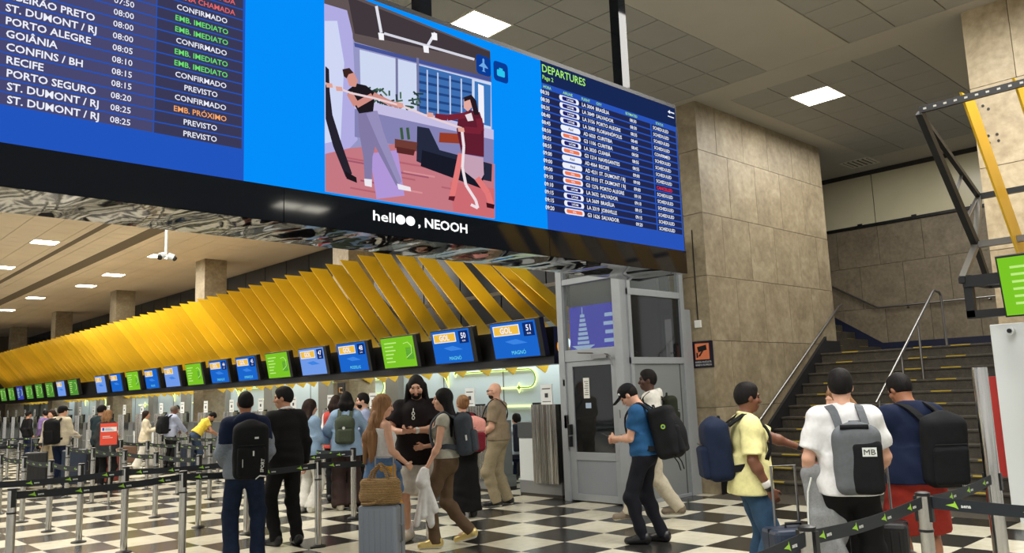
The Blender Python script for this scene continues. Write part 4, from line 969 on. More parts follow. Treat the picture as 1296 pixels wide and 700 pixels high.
class Vol:
    """list of primitives -> one smooth mesh"""
    def __init__(s): s.p = []; s.cl = []
    def ell(s, c, r, R=None, k=.04, op='u'): s.p.append(('e', np.array(c, float), np.array(r, float), R, k, op)); return s
    def cap(s, a, b, ra, rb=None, k=.03, op='u', flat=0): s.p.append(('c', np.array(a, float), np.array(b, float), (ra, ra if rb is None else rb, flat), k, op)); return s
    def fru(s, a, b, r0, r1, R=None, k=.02, op='u'): s.p.append(('f', np.array(a, float), np.array(b, float), (np.array(r0, float), np.array(r1, float), R), k, op)); return s
    def box(s, c, hs, rnd, R=None, k=.02, op='u'): s.p.append(('b', np.array(c, float), np.array(hs, float), (rnd, R), k, op)); return s
    def clip(s, p, n): s.cl.append((np.array(p, float), np.array(n, float)/np.linalg.norm(n))); return s
    def mesh(s, h, wr=0., wdir=(1, 1, 3), seed=0):
        los, his = [], []
        for q in s.p:
            if q[5] != 'u': continue
            if q[0] == 'e': r = max(q[2]); los.append(q[1]-r); his.append(q[1]+r)
            elif q[0] == 'c': r = max(q[3][:2]); los.append(np.minimum(q[1], q[2])-r); his.append(np.maximum(q[1], q[2])+r)
            elif q[0] == 'f': r = max(max(q[3][0]), max(q[3][1])); los.append(np.minimum(q[1], q[2])-r); his.append(np.maximum(q[1], q[2])+r)
            else: r = np.linalg.norm(q[2]); los.append(q[1]-r); his.append(q[1]+r)
        lo = np.min(los, 0)-3*h; hi = np.max(his, 0)+3*h
        n = np.ceil((hi-lo)/h).astype(int)+1
        F = np.full(n, .5, np.float32); ax = [lo[i]+h*np.arange(n[i]) for i in range(3)]
        for q in s.p:
            k = q[4]; mg = k+3*h
            if q[0] == 'e': r = max(q[2]); a, b = q[1]-r-mg, q[1]+r+mg
            elif q[0] == 'c': r = max(q[3][:2]); a, b = np.minimum(q[1], q[2])-r-mg, np.maximum(q[1], q[2])+r+mg
            elif q[0] == 'f': r = max(max(q[3][0]), max(q[3][1])); a, b = np.minimum(q[1], q[2])-r-mg, np.maximum(q[1], q[2])+r+mg
            else: r = np.linalg.norm(q[2]); a, b = q[1]-r-mg, q[1]+r+mg
            i0 = np.clip(np.floor((a-lo)/h).astype(int), 0, n); i1 = np.clip(np.ceil((b-lo)/h).astype(int)+1, 0, n)
            if np.any(i1 <= i0): continue
            sl = tuple(slice(i0[i], i1[i]) for i in range(3))
            X, Y, Z = np.meshgrid(ax[0][sl[0]], ax[1][sl[1]], ax[2][sl[2]], indexing='ij', sparse=True)
            if q[0] == 'e':
                x, y, z = X-q[1][0], Y-q[1][1], Z-q[1][2]
                if q[3] is not None:
                    R = q[3]; x, y, z = R[0, 0]*x+R[1, 0]*y+R[2, 0]*z, R[0, 1]*x+R[1, 1]*y+R[2, 1]*z, R[0, 2]*x+R[1, 2]*y+R[2, 2]*z
                r = q[2]; k0 = np.sqrt((x/r[0])**2+(y/r[1])**2+(z/r[2])**2); k1 = np.sqrt((x/r[0]**2)**2+(y/r[1]**2)**2+(z/r[2]**2)**2)+1e-6
                d = k0*(k0-1)/k1
            elif q[0] == 'c':
                ba = q[2]-q[1]; L2 = ba@ba+1e-9; x, y, z = X-q[1][0], Y-q[1][1], Z-q[1][2]
                t0 = (x*ba[0]+y*ba[1]+z*ba[2])/L2; t = np.clip(t0, 0, 1)
                d = np.sqrt((x-t*ba[0])**2+(y-t*ba[1])**2+(z-t*ba[2])**2)-(q[3][0]+(q[3][1]-q[3][0])*t)
                if q[3][2]: d = np.maximum(d, (t0-1)*math.sqrt(L2))
            elif q[0] == 'f':
                ba = q[2]-q[1]; L = np.linalg.norm(ba); x, y, z = X-q[1][0], Y-q[1][1], Z-q[1][2]
                t0 = (x*ba[0]+y*ba[1]+z*ba[2])/(L*L); t = np.clip(t0, 0, 1); x, y, z = x-t0*ba[0], y-t0*ba[1], z-t0*ba[2]
                if q[3][2] is not None:
                    R = q[3][2]; x, y = R[0, 0]*x+R[1, 0]*y+R[2, 0]*z, R[0, 1]*x+R[1, 1]*y+R[2, 1]*z
                rx = q[3][0][0]+(q[3][1][0]-q[3][0][0])*t; ry = q[3][0][1]+(q[3][1][1]-q[3][0][1])*t
                d = (np.sqrt((x/rx)**2+(y/ry)**2)-1)*np.minimum(rx, ry); d = np.maximum(d, np.maximum(-t0, t0-1)*L)
            else:
                x, y, z = X-q[1][0], Y-q[1][1], Z-q[1][2]; rnd, R = q[3]
                if R is not None: x, y, z = R[0, 0]*x+R[1, 0]*y+R[2, 0]*z, R[0, 1]*x+R[1, 1]*y+R[2, 1]*z, R[0, 2]*x+R[1, 2]*y+R[2, 2]*z
                ax_, ay_, az_ = np.abs(x)-q[2][0]+rnd, np.abs(y)-q[2][1]+rnd, np.abs(z)-q[2][2]+rnd
                d = np.sqrt(np.maximum(ax_, 0)**2+np.maximum(ay_, 0)**2+np.maximum(az_, 0)**2)+np.minimum(np.maximum(ax_, np.maximum(ay_, az_)), 0)-rnd
            A = F[sl]
            if q[5] == 's': d = -d; hh = np.maximum(k-np.abs(A-d), 0)/k; F[sl] = np.maximum(A, d)+hh*hh*k*.25
            else: hh = np.maximum(k-np.abs(A-d), 0)/k; F[sl] = np.minimum(A, d)-hh*hh*k*.25
        X, Y, Z = np.meshgrid(*ax, indexing='ij', sparse=True)
        if wr:
            r = np.random.RandomState(seed); N = 0
            for q in range(5):
                f = r.uniform(16, 60); d = r.normal(size=3)*np.array(wdir); d /= np.linalg.norm(d); N = N+np.sin(f*(d[0]*X+d[1]*Y+d[2]*Z)+r.uniform(0, 6)+1.2*np.sin(9*X+5*Z+q))
            F += (wr*N/3).astype(np.float32)
        for p, nn in s.cl: F = np.maximum(F, (X-p[0])*nn[0]+(Y-p[1])*nn[1]+(Z-p[2])*nn[2])
        return surfnets(F, lo, h)

def vmesh(name, VQ, mats, parent, base, mf=None, sc=1.):
    V, Q = VQ
    if len(V) == 0: return None
    V = V*sc-np.array(base)
    me = bpy.data.meshes.new(name); me.vertices.add(len(V)); me.vertices.foreach_set('co', V.astype(np.float32).ravel())
    me.loops.add(len(Q)*4); me.loops.foreach_set('vertex_index', Q.astype(np.int32).ravel()); me.polygons.add(len(Q))
    me.polygons.foreach_set('loop_start', np.arange(0, len(Q)*4, 4, dtype=np.int32))
    for m in mats: me.materials.append(m)
    if mf is not None and len(mats) > 1:
        c = V[Q].mean(1)+np.array(base); me.polygons.foreach_set('material_index', np.asarray(mf(c/sc), np.int32))
    me.polygons.foreach_set('use_smooth', np.ones(len(Q), bool)); me.update(calc_edges=True); me.validate()
    o = bpy.data.objects.new(name, me); C.objects.link(o); o.parent = parent; return o

def Rx(a): c, s = math.cos(a), math.sin(a); return np.array([[1, 0, 0], [0, c, -s], [0, s, c]])
def Ry(a): c, s = math.cos(a), math.sin(a); return np.array([[c, 0, s], [0, 1, 0], [-s, 0, c]])
def Rz(a): c, s = math.cos(a), math.sin(a); return np.array([[c, -s, 0], [s, c, 0], [0, 0, 1]])
def ik(a, b, l1, l2, pole):
    a, b = np.array(a, float), np.array(b, float); d = b-a; L = np.linalg.norm(d); Lm = (l1+l2)*.999
    if L > Lm: b = a+d/L*Lm; d = b-a; L = Lm
    x = (l1*l1-l2*l2+L*L)/(2*L); hh = math.sqrt(max(l1*l1-x*x, 0)); n = d/L; p = np.array(pole, float); p = p-n*(p@n); p /= np.linalg.norm(p)+1e-9
    return a+n*x+p*hh, b
SKIN = {k: mat('skin_'+k, c, .5, noise=.05, scale=20) for k, c in {'fair': (214, 164, 138), 'mid': (190, 138, 108), 'tan': (166, 112, 82), 'brown': (116, 74, 54), 'dark': (78, 50, 40)}.items()}
M_HAIRB = mat('hair_black', (20, 17, 17), .7, spec=.2, noise=.3, scale=60, stretch=(1, 1, .1), bump=.2); M_HAIRD = mat('hair_dark_brown', (44, 30, 24), .7, spec=.2, noise=.35, scale=60, stretch=(1, 1, .1), bump=.2)
M_HAIRL = mat('hair_light_brown', (142, 104, 70), .65, spec=.25, noise=.45, scale=50, stretch=(1, 1, .08), bump=.2)
M_EYE = mat('eye_dark', (30, 24, 22), .2); M_LIP = mat('lips', (150, 80, 72), .5)

def person(loc, rel, S=1.75, look=(0, 0), lean=0., twist=0., side=0., sex='m', skin='mid', bulk=1., label='', h=.011,
           feet=((-.10, 0), (.10, 0)), lift=(0, 0), toes=(12, 12), hands=None, poles=None, curl=(.6, .6), grip=(None, None),
           hair='short', haircol=None, top=None, bottom=None, shoes=None, face=False, beard=None, extra=None, roll=0.):
    """local frame: +y forward, +x right.  rel: facing, 0 = away from the camera, + = turned to picture left"""
    th = math.atan2(loc[1], loc[0]); rz = th+math.radians(rel)-PI/2
    sc = S/1.755; r = empty('person', (loc[0], loc[1], loc[2] if len(loc) > 2 else 0), rz, label, 'person')
    f = sex == 'f'; sw = (.148 if f else .170)*(1+.35*(bulk-1)); hw = .092 if f else .088
    pel = np.array([0, 0, .95]); RU = Rz(math.radians(twist))@Ry(math.radians(side))@Rx(-math.radians(lean))
    U = lambda p: pel+RU@(np.array(p, float)-pel)
    neck0 = U((0, -.005, 1.47)); RH = RU@Rz(math.radians(look[0]))@Rx(-math.radians(look[1])) if lean < 40 else RU@Rx(math.radians(-look[1]))@Rz(math.radians(look[0]))
    RH = RH@Ry(math.radians(roll))
    hc = neck0+RU@np.array([0, .005, .035])+RH@np.array([0, .018, .125])
    Hh = lambda p: hc+RH@np.array(p, float)
    b_ = bulk
    P = dict(sc=sc, U=U, RU=RU, Hh=Hh, RH=RH, root=r, hc=hc, sw=sw, h=h, rz=rz, f=f)
    def torso(v, t, shoulders=True):
        R = RU
        v.ell(U((0, .005, 1.28)), (.155*b_+t-(.018 if f else 0), .105*b_+t-(.01 if f else 0), .19+t), R, .06)
        v.ell(U((0, .008+.02*(b_-1), 1.10)), ((.122 if f else .143)*b_+t, (.092 if f else .105)*b_**1.4+t, .17+t), R, .06)
        v.ell(U((0, -.012, .95)), ((.172 if f else .16)*b_+t, (.122 if f else .115)*b_+t, .13+t), R, .06)
        if f:
            for s in (-1, 1): v.ell(U((s*.068, .085, 1.265)), (.058+t*.5, .052+t*.5, .06+t*.5), R, .04)
        if shoulders:
            v.cap(U((-sw+.03, -.01, 1.405)), U((sw-.03, -.01, 1.405)), .052+t*.7, k=.06)
            for s in (-1, 1): v.cap(U((s*.035, -.015, 1.48)), U((s*(sw-.02), -.01, 1.415)), .032+t*.4, .040+t*.5, k=.05)
    hips = [np.array([s*hw, 0, .90]) for s in (-1, 1)]
    ft, kn = [], []
    for i, s in enumerate((-1, 1)):
        fxy = feet[i]; an = np.array([fxy[0], fxy[1]-.03, .085+lift[i]])
        ta = math.radians(-s*toes[i]*1.0)*-1; dr = np.array([math.sin(math.radians(s*toes[i])), math.cos(math.radians(toes[i])), 0])
        k_, an = ik(hips[i], an, .435, .42, dr+np.array([s*.05, .2, 0])); kn.append(k_); ft.append((an, dr))
    # arms
    hands = hands or (None, None); poles = poles or (None, None); AR = []
    for i, s in enumerate((-1, 1)):
        sh = U((s*sw, -.01, 1.405)); tg = hands[i] if hands[i] is not None else (s*(sw+.075+.05*(b_-1)), .05, .90)
        tg = U(tg); pole = RU@np.array(poles[i] if poles[i] is not None else (s*.35, -1, -.25)); el, wr = ik(sh, tg, .29, .255, pole); AR.append((sh, el, wr))
    P['AR'] = AR; P['kn'] = kn; P['ft'] = ft; P['hips'] = hips
    # ---- body: one continuous surface
    v = Vol(); torso(v, -.004)
    v.cap(U((0, -.012, 1.44)), hc-RH@np.array([0, .02, .06]), .056 if not f else .047, .050 if not f else .043, k=.03)
    v.ell(Hh((0, -.012, .022)), (.074, .094, .098), RH, .03); v.ell(Hh((0, .022, -.052)), (.054, .062, .066), RH, .035); v.ell(Hh((0, .052, -.088)), (.026, .026, .022), RH, .03)
    v.cap(Hh((0, .086, .012)), Hh((0, .106, -.026)), .010, .014, k=.014); v.ell(Hh((0, .103, -.030)), (.017, .012, .011), RH, .012)
    v.ell(Hh((0, .083, .030)), (.052, .014, .012), RH, .02); v.ell(Hh((0, .084, -.062)), (.026, .012, .012), RH, .015)
    for s in (-1, 1):
        v.ell(Hh((s*.030, .094, .010)), (.016, .010, .010), RH, .012, 's'); v.ell(Hh((s*.078, -.004, -.004)), (.010, .020, .031), RH, .012); v.ell(Hh((s*.045, .058, -.022)), (.024, .026, .024), RH, .02)
    for i, s in enumerate((-1, 1)):
        sh, el, wr = AR[i]; m_ = 1.0 if not f else .84; m_ *= (1+.3*(b_-1))
        v.cap(sh, el, .056*m_, .041*m_, k=.04); v.cap(el, wr, .041*m_, .027*m_, k=.02); v.ell(el+(wr-el)*.25, (.045*m_,)*3, None, .03)
        d = (wr-el)/np.linalg.norm(wr-el)
        # hand: palm, four bent fingers and a thumb; palm faces the body by default
        pn = RU@np.array(grip[i] if grip[i] is not None else (-s*1., .15, 0)); pn = pn-d*(pn@d); pn /= np.linalg.norm(pn)
        sd = np.cross(d, pn); hs = .92 if f else 1.0
        fw = RU@np.array([0, 1, 0.35]); sd = sd if sd@fw > 0 else -sd         # thumb side points forward
        pm = wr+d*.05*hs
        Rm = np.stack([sd, pn, d], 1); v.ell(pm, (.040*hs, .017*hs, .052*hs), Rm, .018)
        cu = curl[i]
        for q, (o_, l_) in enumerate(((.029, .072), (.010, .080), (-.010, .074), (-.028, .058))):
            a = wr+d*.088*hs+sd*o_*hs; c1 = cu*.9; d1 = d*math.cos(c1)+pn*math.sin(c1); c2 = cu*2.1; d2 = d*math.cos(c2)+pn*math.sin(c2)
            m1 = a+d1*l_*.5*hs; v.cap(a, m1, .0092, .0085, k=.006); v.cap(m1, m1+d2*l_*.5*hs, .0085, .0072, k=.004)
        a = wr+d*.03*hs+sd*.034*hs; d1 = d*.72+sd*.55+pn*.35*(.5+cu); d1 /= np.linalg.norm(d1); m1 = a+d1*.04*hs; d2 = d*.85+sd*.1+pn*.5*(.4+cu); d2 /= np.linalg.norm(d2)
        v.cap(a, m1, .0125, .011, k=.012); v.cap(m1, m1+d2*.034*hs, .011, .0085, k=.006)
        P['hand%d' % i] = (pm, d, pn, sd)
        an, dr = ft[i]; g = (1+.35*(b_-1))*(1 if not f else .98)
        v.cap(hips[i]+(0, 0, .02), kn[i], .084*g, .056*g, k=.05); v.cap(kn[i], an, .052*g, .036, k=.03); v.ell(kn[i]+(an-kn[i])*.28-dr*.012, (.046*g, .047*g, .10), None, .03)
        hl = an-dr*.03+np.array([0, 0, -.045]); v.cap(hl, an+dr*.12+np.array([0, 0, -.055]), .035, .03, k=.03)
    o = vmesh('body', v.mesh(h if h < .012 else h*1.05), [SKIN[skin]], r, (0, 0, 0), sc=sc); P['body'] = o
    # ---- trousers, shorts, skirt
    if bottom:
        B = dict(kind='trousers', mat=None, fit=.018, hem=.07, flare=0.); B.update(bottom); v = Vol(); t = B['fit']
        tt = .014
        v.ell(U((0, .0, 1.02)), ((.14 if not f else .132)*b_+tt, .11*b_+tt, .08), RU, .05)
        v.ell(np.array([0, -.012, .94]), ((.172 if f else .16)*b_+tt+.002, (.125 if f else .118)*b_+tt, .13+tt*.6), None, .05)
        if f: 
            for s in (-1, 1): v.ell((s*.07, -.055, .90), (.09, .085, .095), None, .05)
        if B['kind'] in ('skirt',):
            v.fru((0, 0, 1.0), (0, 0, B['hem']), (.17*b_+.01, .135*b_+.01), (.20+B['flare'], .17+B['flare']), None, .05)
        else:
            for i, s in enumerate((-1, 1)):
                an, dr = ft[i]; g = (1+.35*(b_-1)); kk = kn[i]
                if B['hem'] > .4:
                    f_ = min(1.0, (hips[i][2]-B['hem'])/max(hips[i][2]-kk[2], .05)); e_ = hips[i]+(kk-hips[i])*f_
                    v.cap(hips[i]+(0, 0, .02), e_, .086*g+t, .078*g+t+B['flare'], k=.045, flat=1)
                else:
                    v.cap(hips[i]+(0, 0, .02), kk, .086*g+t*.8, .058*g+t, k=.045)
                    e_ = kk+(an-kk)*(1.0 if B['hem'] < .12 else (kk[2]-B['hem'])/(kk[2]-an[2])); e_ = e_+(e_-kk)/np.linalg.norm(e_-kk)*.03
                    v.cap(kk, e_, .057*g+t, .046+t+B['flare'], k=.03, flat=1); v.ell(kk, (.062*g+t,)*3, None, .03); v.ell(kk+(an-kk)*.28-dr*.012, (.050*g+t, .052*g+t, .11), None, .03)
        v.clip(U((0, 0, 1.06)), RU@np.array([0, 0, 1]))
        o = vmesh('shorts' if B['hem'] > .4 and B['kind'] != 'skirt' else B['kind'], v.mesh(h*1.2, wr=B.get('wr', .006), wdir=(1, 1, 2.5), seed=int(abs(loc[0]*97))), [B['mat']], r, (0, 0, 0), sc=sc)
    # ---- upper garment
    if top:
        T = dict(mat=None, fit=.018, hem=.90, sleeve=.5, flare=.0, mats=None, mf=None, neck=True, name='shirt', wr=.0075); T.update(top); v = Vol(); t = T['fit']
        torso(v, t, True)
        hz = T['hem']
        wx = ((.145 if f else .158)*b_+t, (.108 if f else .118)*b_+t)
        hx = (.178 if f else .168)*b_+t+T['flare'], (.135 if f else .128)*b_+t+T['flare']
        if hz < 1.02: v.fru(U((0, -.004, 1.16)), U((0, -.006, hz)), wx, hx, RU, .05)
        for i, s in enumerate((-1, 1)):
            sh, el, wr = AR[i]; m_ = 1.0 if not f else .86; sl = T['sleeve']
            if sl <= 0: continue
            if sl <= 1: v.cap(sh, sh+(el-sh)*sl, .058*m_*b_**.3+t, .050*m_*b_**.3+t+.008, k=.05, flat=1)
            else: v.cap(sh, el, .057*m_*b_**.3+t*.9, .044*m_+t*.9, k=.05); v.cap(el, el+(wr-el)*(sl-1), .045*m_+t*.9, .031+t*.8, k=.02, flat=1)
        if T.get('collar'):
            for q in range(10):
                a = 2*PI*q/10; a2 = 2*PI*(q+1)/10; v.cap(U((.062*math.cos(a), .062*math.sin(a)-.005, 1.49-.022*math.sin(a))), U((.062*math.cos(a2), .062*math.sin(a2)-.005, 1.49-.022*math.sin(a2))), .014, k=.01)
        if T.get('hood'): v.ell(U((0, -.10, 1.46)), (.12, .055, .075), RU, .03); v.cap(U((-.09, -.03, 1.47)), U((.09, -.03, 1.47)), .035, k=.03)
        up_ = RU@np.array([0, 0, 1]); v.clip(U((0, 0, hz)), -up_)
        v.clip(U((0, .02, 1.505 if T['neck'] else 1.36)), RU@np.array([0, .25, 1]))
        ms = T['mats'] or [T['mat']]; mf_ = None
        if T['mf']:
            RUi = RU.T; mf_ = lambda c: T['mf'](((c-pel)@RU)+pel, c, P)
        o = vmesh(T['name'], v.mesh(h, wr=T['wr'], wdir=(1, 1, 1.6), seed=int(abs(loc[1]*131))), ms, r, (0, 0, 0), mf_, sc=sc); P['top'] = o
    # ---- shoes
    if shoes:
        for i, s in enumerate((-1, 1)):
            an, dr = ft[i]; v = Vol(); z0 = an[2]-.085; hl = an-dr*.035; hl[2] = z0+.045; toe = an+dr*.165; toe[2] = z0+.036
            pit = np.zeros(3)
            if lift[i] > .04: toe[2] -= lift[i]*.72; hl[2] += .0
            mid = (hl+toe)/2
            v.cap(hl, toe, .047, .040, k=.03); v.cap(hl+(0, 0, .02), an+(0, 0, .015), .047, .044, k=.03); v.cap(hl+(0, 0, .035), mid+(0, 0, .022), .04, .036, k=.03)
            dn = np.cross(toe-hl, np.array([dr[1], -dr[0], 0])); dn /= np.linalg.norm(dn); dn = dn if dn[2] < 0 else -dn
            v.clip(hl+dn*.045*1.0, dn)
            if len(shoes) > 2 and shoes[2] == 'sandal': v.clip(an+(0, 0, -.03), (0, 0, 1))
            pl = hl+dn*.022
            vmesh('shoe', v.mesh(min(h, .009)), [shoes[0], shoes[1]], r, (0, 0, 0), lambda c: ((c-pl)@dn > 0), sc=sc)
    # ---- hair
    hm = haircol or M_HAIRB
    if hair:
        v = Vol(); hd = .010 if hair in ('short', 'long', 'bob', 'bun', 'curly') else .005
        if hair == 'receding': hd = .004
        v.ell(Hh((0, -.014, .026)), (.076+hd, .096+hd, .100+hd), RH, .02)
        if hair == 'curly': v.ell(Hh((0, -.02, .065)), (.085, .098, .075), RH, .02)
        if hair == 'short': v.ell(Hh((0, .0, .085)), (.066, .078, .045), RH, .03)
        if hair in ('long', 'longfront', 'bob', 'pony'):
            v.ell(Hh((0, -.024, .03)), (.087, .104, .106), RH, .02)
            ln = {'long': .40, 'longfront': .34, 'bob': .14, 'pony': .30}[hair]
            dw = RH@np.array([0, 0, -1.]); dw = np.array([dw[0]*.3, dw[1]*.3, -1.]); dw /= np.linalg.norm(dw)
            bk = RU@np.array([0, -1., 0])
            c0 = Hh((0, -.055, .0)); c1 = c0+dw*ln*.45+bk*.035; c2 = c0+dw*ln+bk*.04
            sdv = RU@np.array([1., 0, 0])
            ws = ((.055, .05), (.075, .045), (.07, .03)) if hair != 'pony' else ((.02, .05), (.01, .035), (.01, .02))
            for s in (-1, 0, 1):
                v.cap(c0+sdv*ws[0][0]*s, c1+sdv*ws[1][0]*s, ws[0][1], ws[1][1], k=.03); v.cap(c1+sdv*ws[1][0]*s, c2+sdv*ws[2][0]*s, ws[1][1], ws[2][1], k=.03)
            if hair == 'longfront':
                for s in (-1, 1): a = Hh((s*.092, -.02, .02)); b2_ = a+dw*.17+sdv*s*.02; v.cap(a, b2_, .022, .026, k=.03); v.cap(b2_, b2_+dw*.15+RU@np.array([0, .06, 0])+sdv*s*.01, .026, .016, k=.03)
        if hair == 'bun': v.ell(Hh((0, -.115, .075)), (.045, .04, .04), RH, .02); v.ell(Hh((0, -.02, .03)), (.088, .104, .104), RH, .02)
        # keep the face free
        if hair in ('short', 'buzz', 'receding', 'curly'):
            v.ell(Hh((0, .12, -.045)), (.085, .098, .125), RH, .01, 's')
            v.clip(Hh((0, -.05, -.048)), RH@np.array([0, .45, -1])) if hair != 'receding' else v.clip(Hh((0, -.03, -.05)), RH@np.array([0, .3, -1]))
            if hair != 'curly' : 
                for s in (-1, 1): v.ell(Hh((s*.085, .012, -.035)), (.03, .028, .05), RH, .008, 's')
            if hair == 'receding': v.ell(Hh((0, .03, .11)), (.055, .085, .05), RH, .01, 's')
        else:
            v.ell(Hh((0, .135, -.035)), (.074, .10, .112), RH, .012, 's')
        vmesh('hair', v.mesh(h*.9, wr=.003 if hair not in ('buzz',) else .001, wdir=(1.5, 1.5, .2), seed=5), [hm], r, (0, 0, 0), sc=sc)
    if beard:
        v = Vol(); v.ell(Hh((0, .028, -.066)), (.058, .066, .052 if beard != 'full' else .06), RH, .02); v.ell(Hh((0, .086, -.046)), (.03, .014, .008), RH, .01)
        v.ell(Hh((0, .12, -.008)), (.07, .06, .045), RH, .012, 's'); v.ell(Hh((0, .099, -.060)), (.020, .012, .006), RH, .004, 's'); v.clip(Hh((0, -.0, 0)), RH@np.array([0, -1, .35]))
        vmesh('beard', v.mesh(.008), [hm], r, (0, 0, 0), sc=sc)
    if face:
        for s in (-1, 1):
            vmesh('eye', Vol().ell(Hh((s*.031, .083, .010)), (.012, .008, .007), RH, .002).mesh(.003), [M_EYE], r, (0, 0, 0), sc=sc)
            vmesh('eyebrow', Vol().cap(Hh((s*.016, .094, .030)), Hh((s*.046, .083, .033)), .0045, .0035, k=.002).mesh(.004), [hm], r, (0, 0, 0), sc=sc)
        vmesh('lips', Vol().cap(Hh((-.018, .091, -.061)), Hh((.018, .091, -.061)), .0055, k=.002).mesh(.004), [M_LIP], r, (0, 0, 0), sc=sc)
    return P

def at(P, p):      # point of the figure frame -> world
    q = np.array(p, float)*P['sc']; c, s = math.cos(P['rz']), math.sin(P['rz']); l = P['root'].location
    return Vector((l[0]+c*q[0]-s*q[1], l[1]+s*q[0]+c*q[1], l[2]+q[2]))
def ribbon(pts, nrm, wd, th):
    """flat strap through pts with outward normals nrm"""
    mb = MB(); k = len(pts); pts = [np.array(p, float) for p in pts]
    for i, p in enumerate(pts):
        t = pts[min(i+1, k-1)]-pts[max(i-1, 0)]; t /= np.linalg.norm(t); n = np.array(nrm[i], float); n = n-t*(n@t); n /= np.linalg.norm(n); w_ = np.cross(t, n)
        for a, b in ((-1, 0), (1, 0), (1, 1), (-1, 1)): mb.v.append(tuple(p+w_*a*wd/2+n*b*th))
    for i in range(k-1):
        for j in range(4): a = 4*i+j; b = 4*i+(j+1) % 4; mb.f.append((a, b, b+4, a+4)); mb.m.append(0)
    mb.f += [(0, 3, 2, 1), (4*k-4, 4*k-3, 4*k-2, 4*k-1)]; mb.m += [0, 0]; return mb
def smoothpts(pts, n=4):
    P_ = [np.array(p, float) for p in pts]; out = []
    for i in range(len(P_)-1):
        p0, p1, p2, p3 = P_[max(i-1, 0)], P_[i], P_[i+1], P_[min(i+2, len(P_)-1)]
        for q in range(n):
            t = q/n; out.append(.5*((2*p1)+(-p0+p2)*t+(2*p0-5*p1+4*p2-p3)*t*t+(-p0+3*p1-3*p2+p3)*t**3))
    out.append(P_[-1]); return out
def backpack(P, label, m, m2=None, size=(.30, .17, .46), ztop=1.40, off=(0, 0), shape='round', straps=True, tilt=4, pocket=True, mats=None, mf=None, gap=.0, strapmat=None, bulk=1., yback=None):
    U, RU, sc = P['U'], P['RU'], P['sc']; w_, d_, h_ = size; yb = (-.125*bulk-.02) if yback is None else yback
    c = U((off[0], yb-d_/2-gap+off[1], ztop-h_/2)); R = RU@Rx(math.radians(tilt))
    B = c-R@np.array([0, 0, h_/2]); base = B*sc
    r = empty('backpack', at(P, B), P['rz'], label, 'backpack'); v = Vol()
    L = lambda p: c+R@np.array(p, float)
    v.box(c, (w_/2, d_/2, h_/2), min(.07, d_*.42), R, .02)
    if shape == 'bulge': v.ell(L((0, -d_*.28, -h_*.08)), (w_*.46, d_*.55, h_*.42), R, .05)
    if shape == 'dome': v.ell(L((0, 0, h_*.25)), (w_*.46, d_*.45, h_*.33), R, .04)
    vmesh('main_compartment', v.mesh(.010, wr=.003, seed=3), mats or [m], r, base, mf and (lambda q: mf((q-c)@R)), sc=sc)
    if pocket:
        v = Vol(); v.box(L((0, -d_*.52, -h_*.17)), (w_*.40, d_*.18, h_*.27), .035, R, .02); vmesh('front_pocket', v.mesh(.010, wr=.002, seed=9), [m2 or m], r, base, sc=sc)
        b = MB(); b.tube([Vector((L((x, -d_*.60-.0, h_*.13))*sc-base)) for x in np.linspace(-w_*.36, w_*.36, 6)], .004, 5).build('zip', M_BLACKM, r)
    b = MB(); b.tube([Vector(L((x, y, h_/2+z))*sc-base) for x, y, z in ((-.04, d_*.25, -.01), (-.03, d_*.25, .03), (.03, d_*.25, .03), (.04, d_*.25, -.01))], .008, 6).build('grab_handle', strapmat or m2 or m, r)
    if straps:
        sw = P['sw']; f_ = .012; fr = .118*bulk+f_
        for s in (-1, 1):
            x0 = s*.085; ox = off[0]; pts = [(x0+ox, yb-.01, ztop-.05), (x0*1.03+ox*.4, -.095, 1.452), (s*.102, -.02, 1.490), (s*.114, .065, 1.435), (s*.122, fr-.008, 1.35), (s*.126, fr-.002, 1.22), (s*.15*bulk**.5, .07, 1.10), (s*.155*bulk, -.05, ztop-h_*.75), (s*w_*.36+ox, yb-.02, ztop-h_*.80)]
            cen = [(0, 0, 1.36)]*4+[(0, 0, 1.34), (0, 0, 1.22), (0, 0, 1.1), (0, 0, 1.05), (0, 0, 1.0)]
            pts = smoothpts(pts, 3); nr = []
            for p in pts: q = np.array([p[0]*.5, p[1], max(p[2]-1.33, 0)*1.3]); nr.append(RU@(q/(np.linalg.norm(q)+1e-6)))
            rb_ = ribbon([(U(p)*sc-base) for p in pts], nr, .055, .014); rb_.build('shoulder_strap', strapmat or m2 or m, r)
    return r, L, base, R
def decal(r, L, base, sc, parts, name, m):
    """small flat marks on a bag: list of polygons in the bag frame"""
    b = MB()
    for pl in parts: b.add([Vector(L(p)*sc-base) for p in pl], [tuple(range(len(pl)))])
    return b.build(name, m, r)

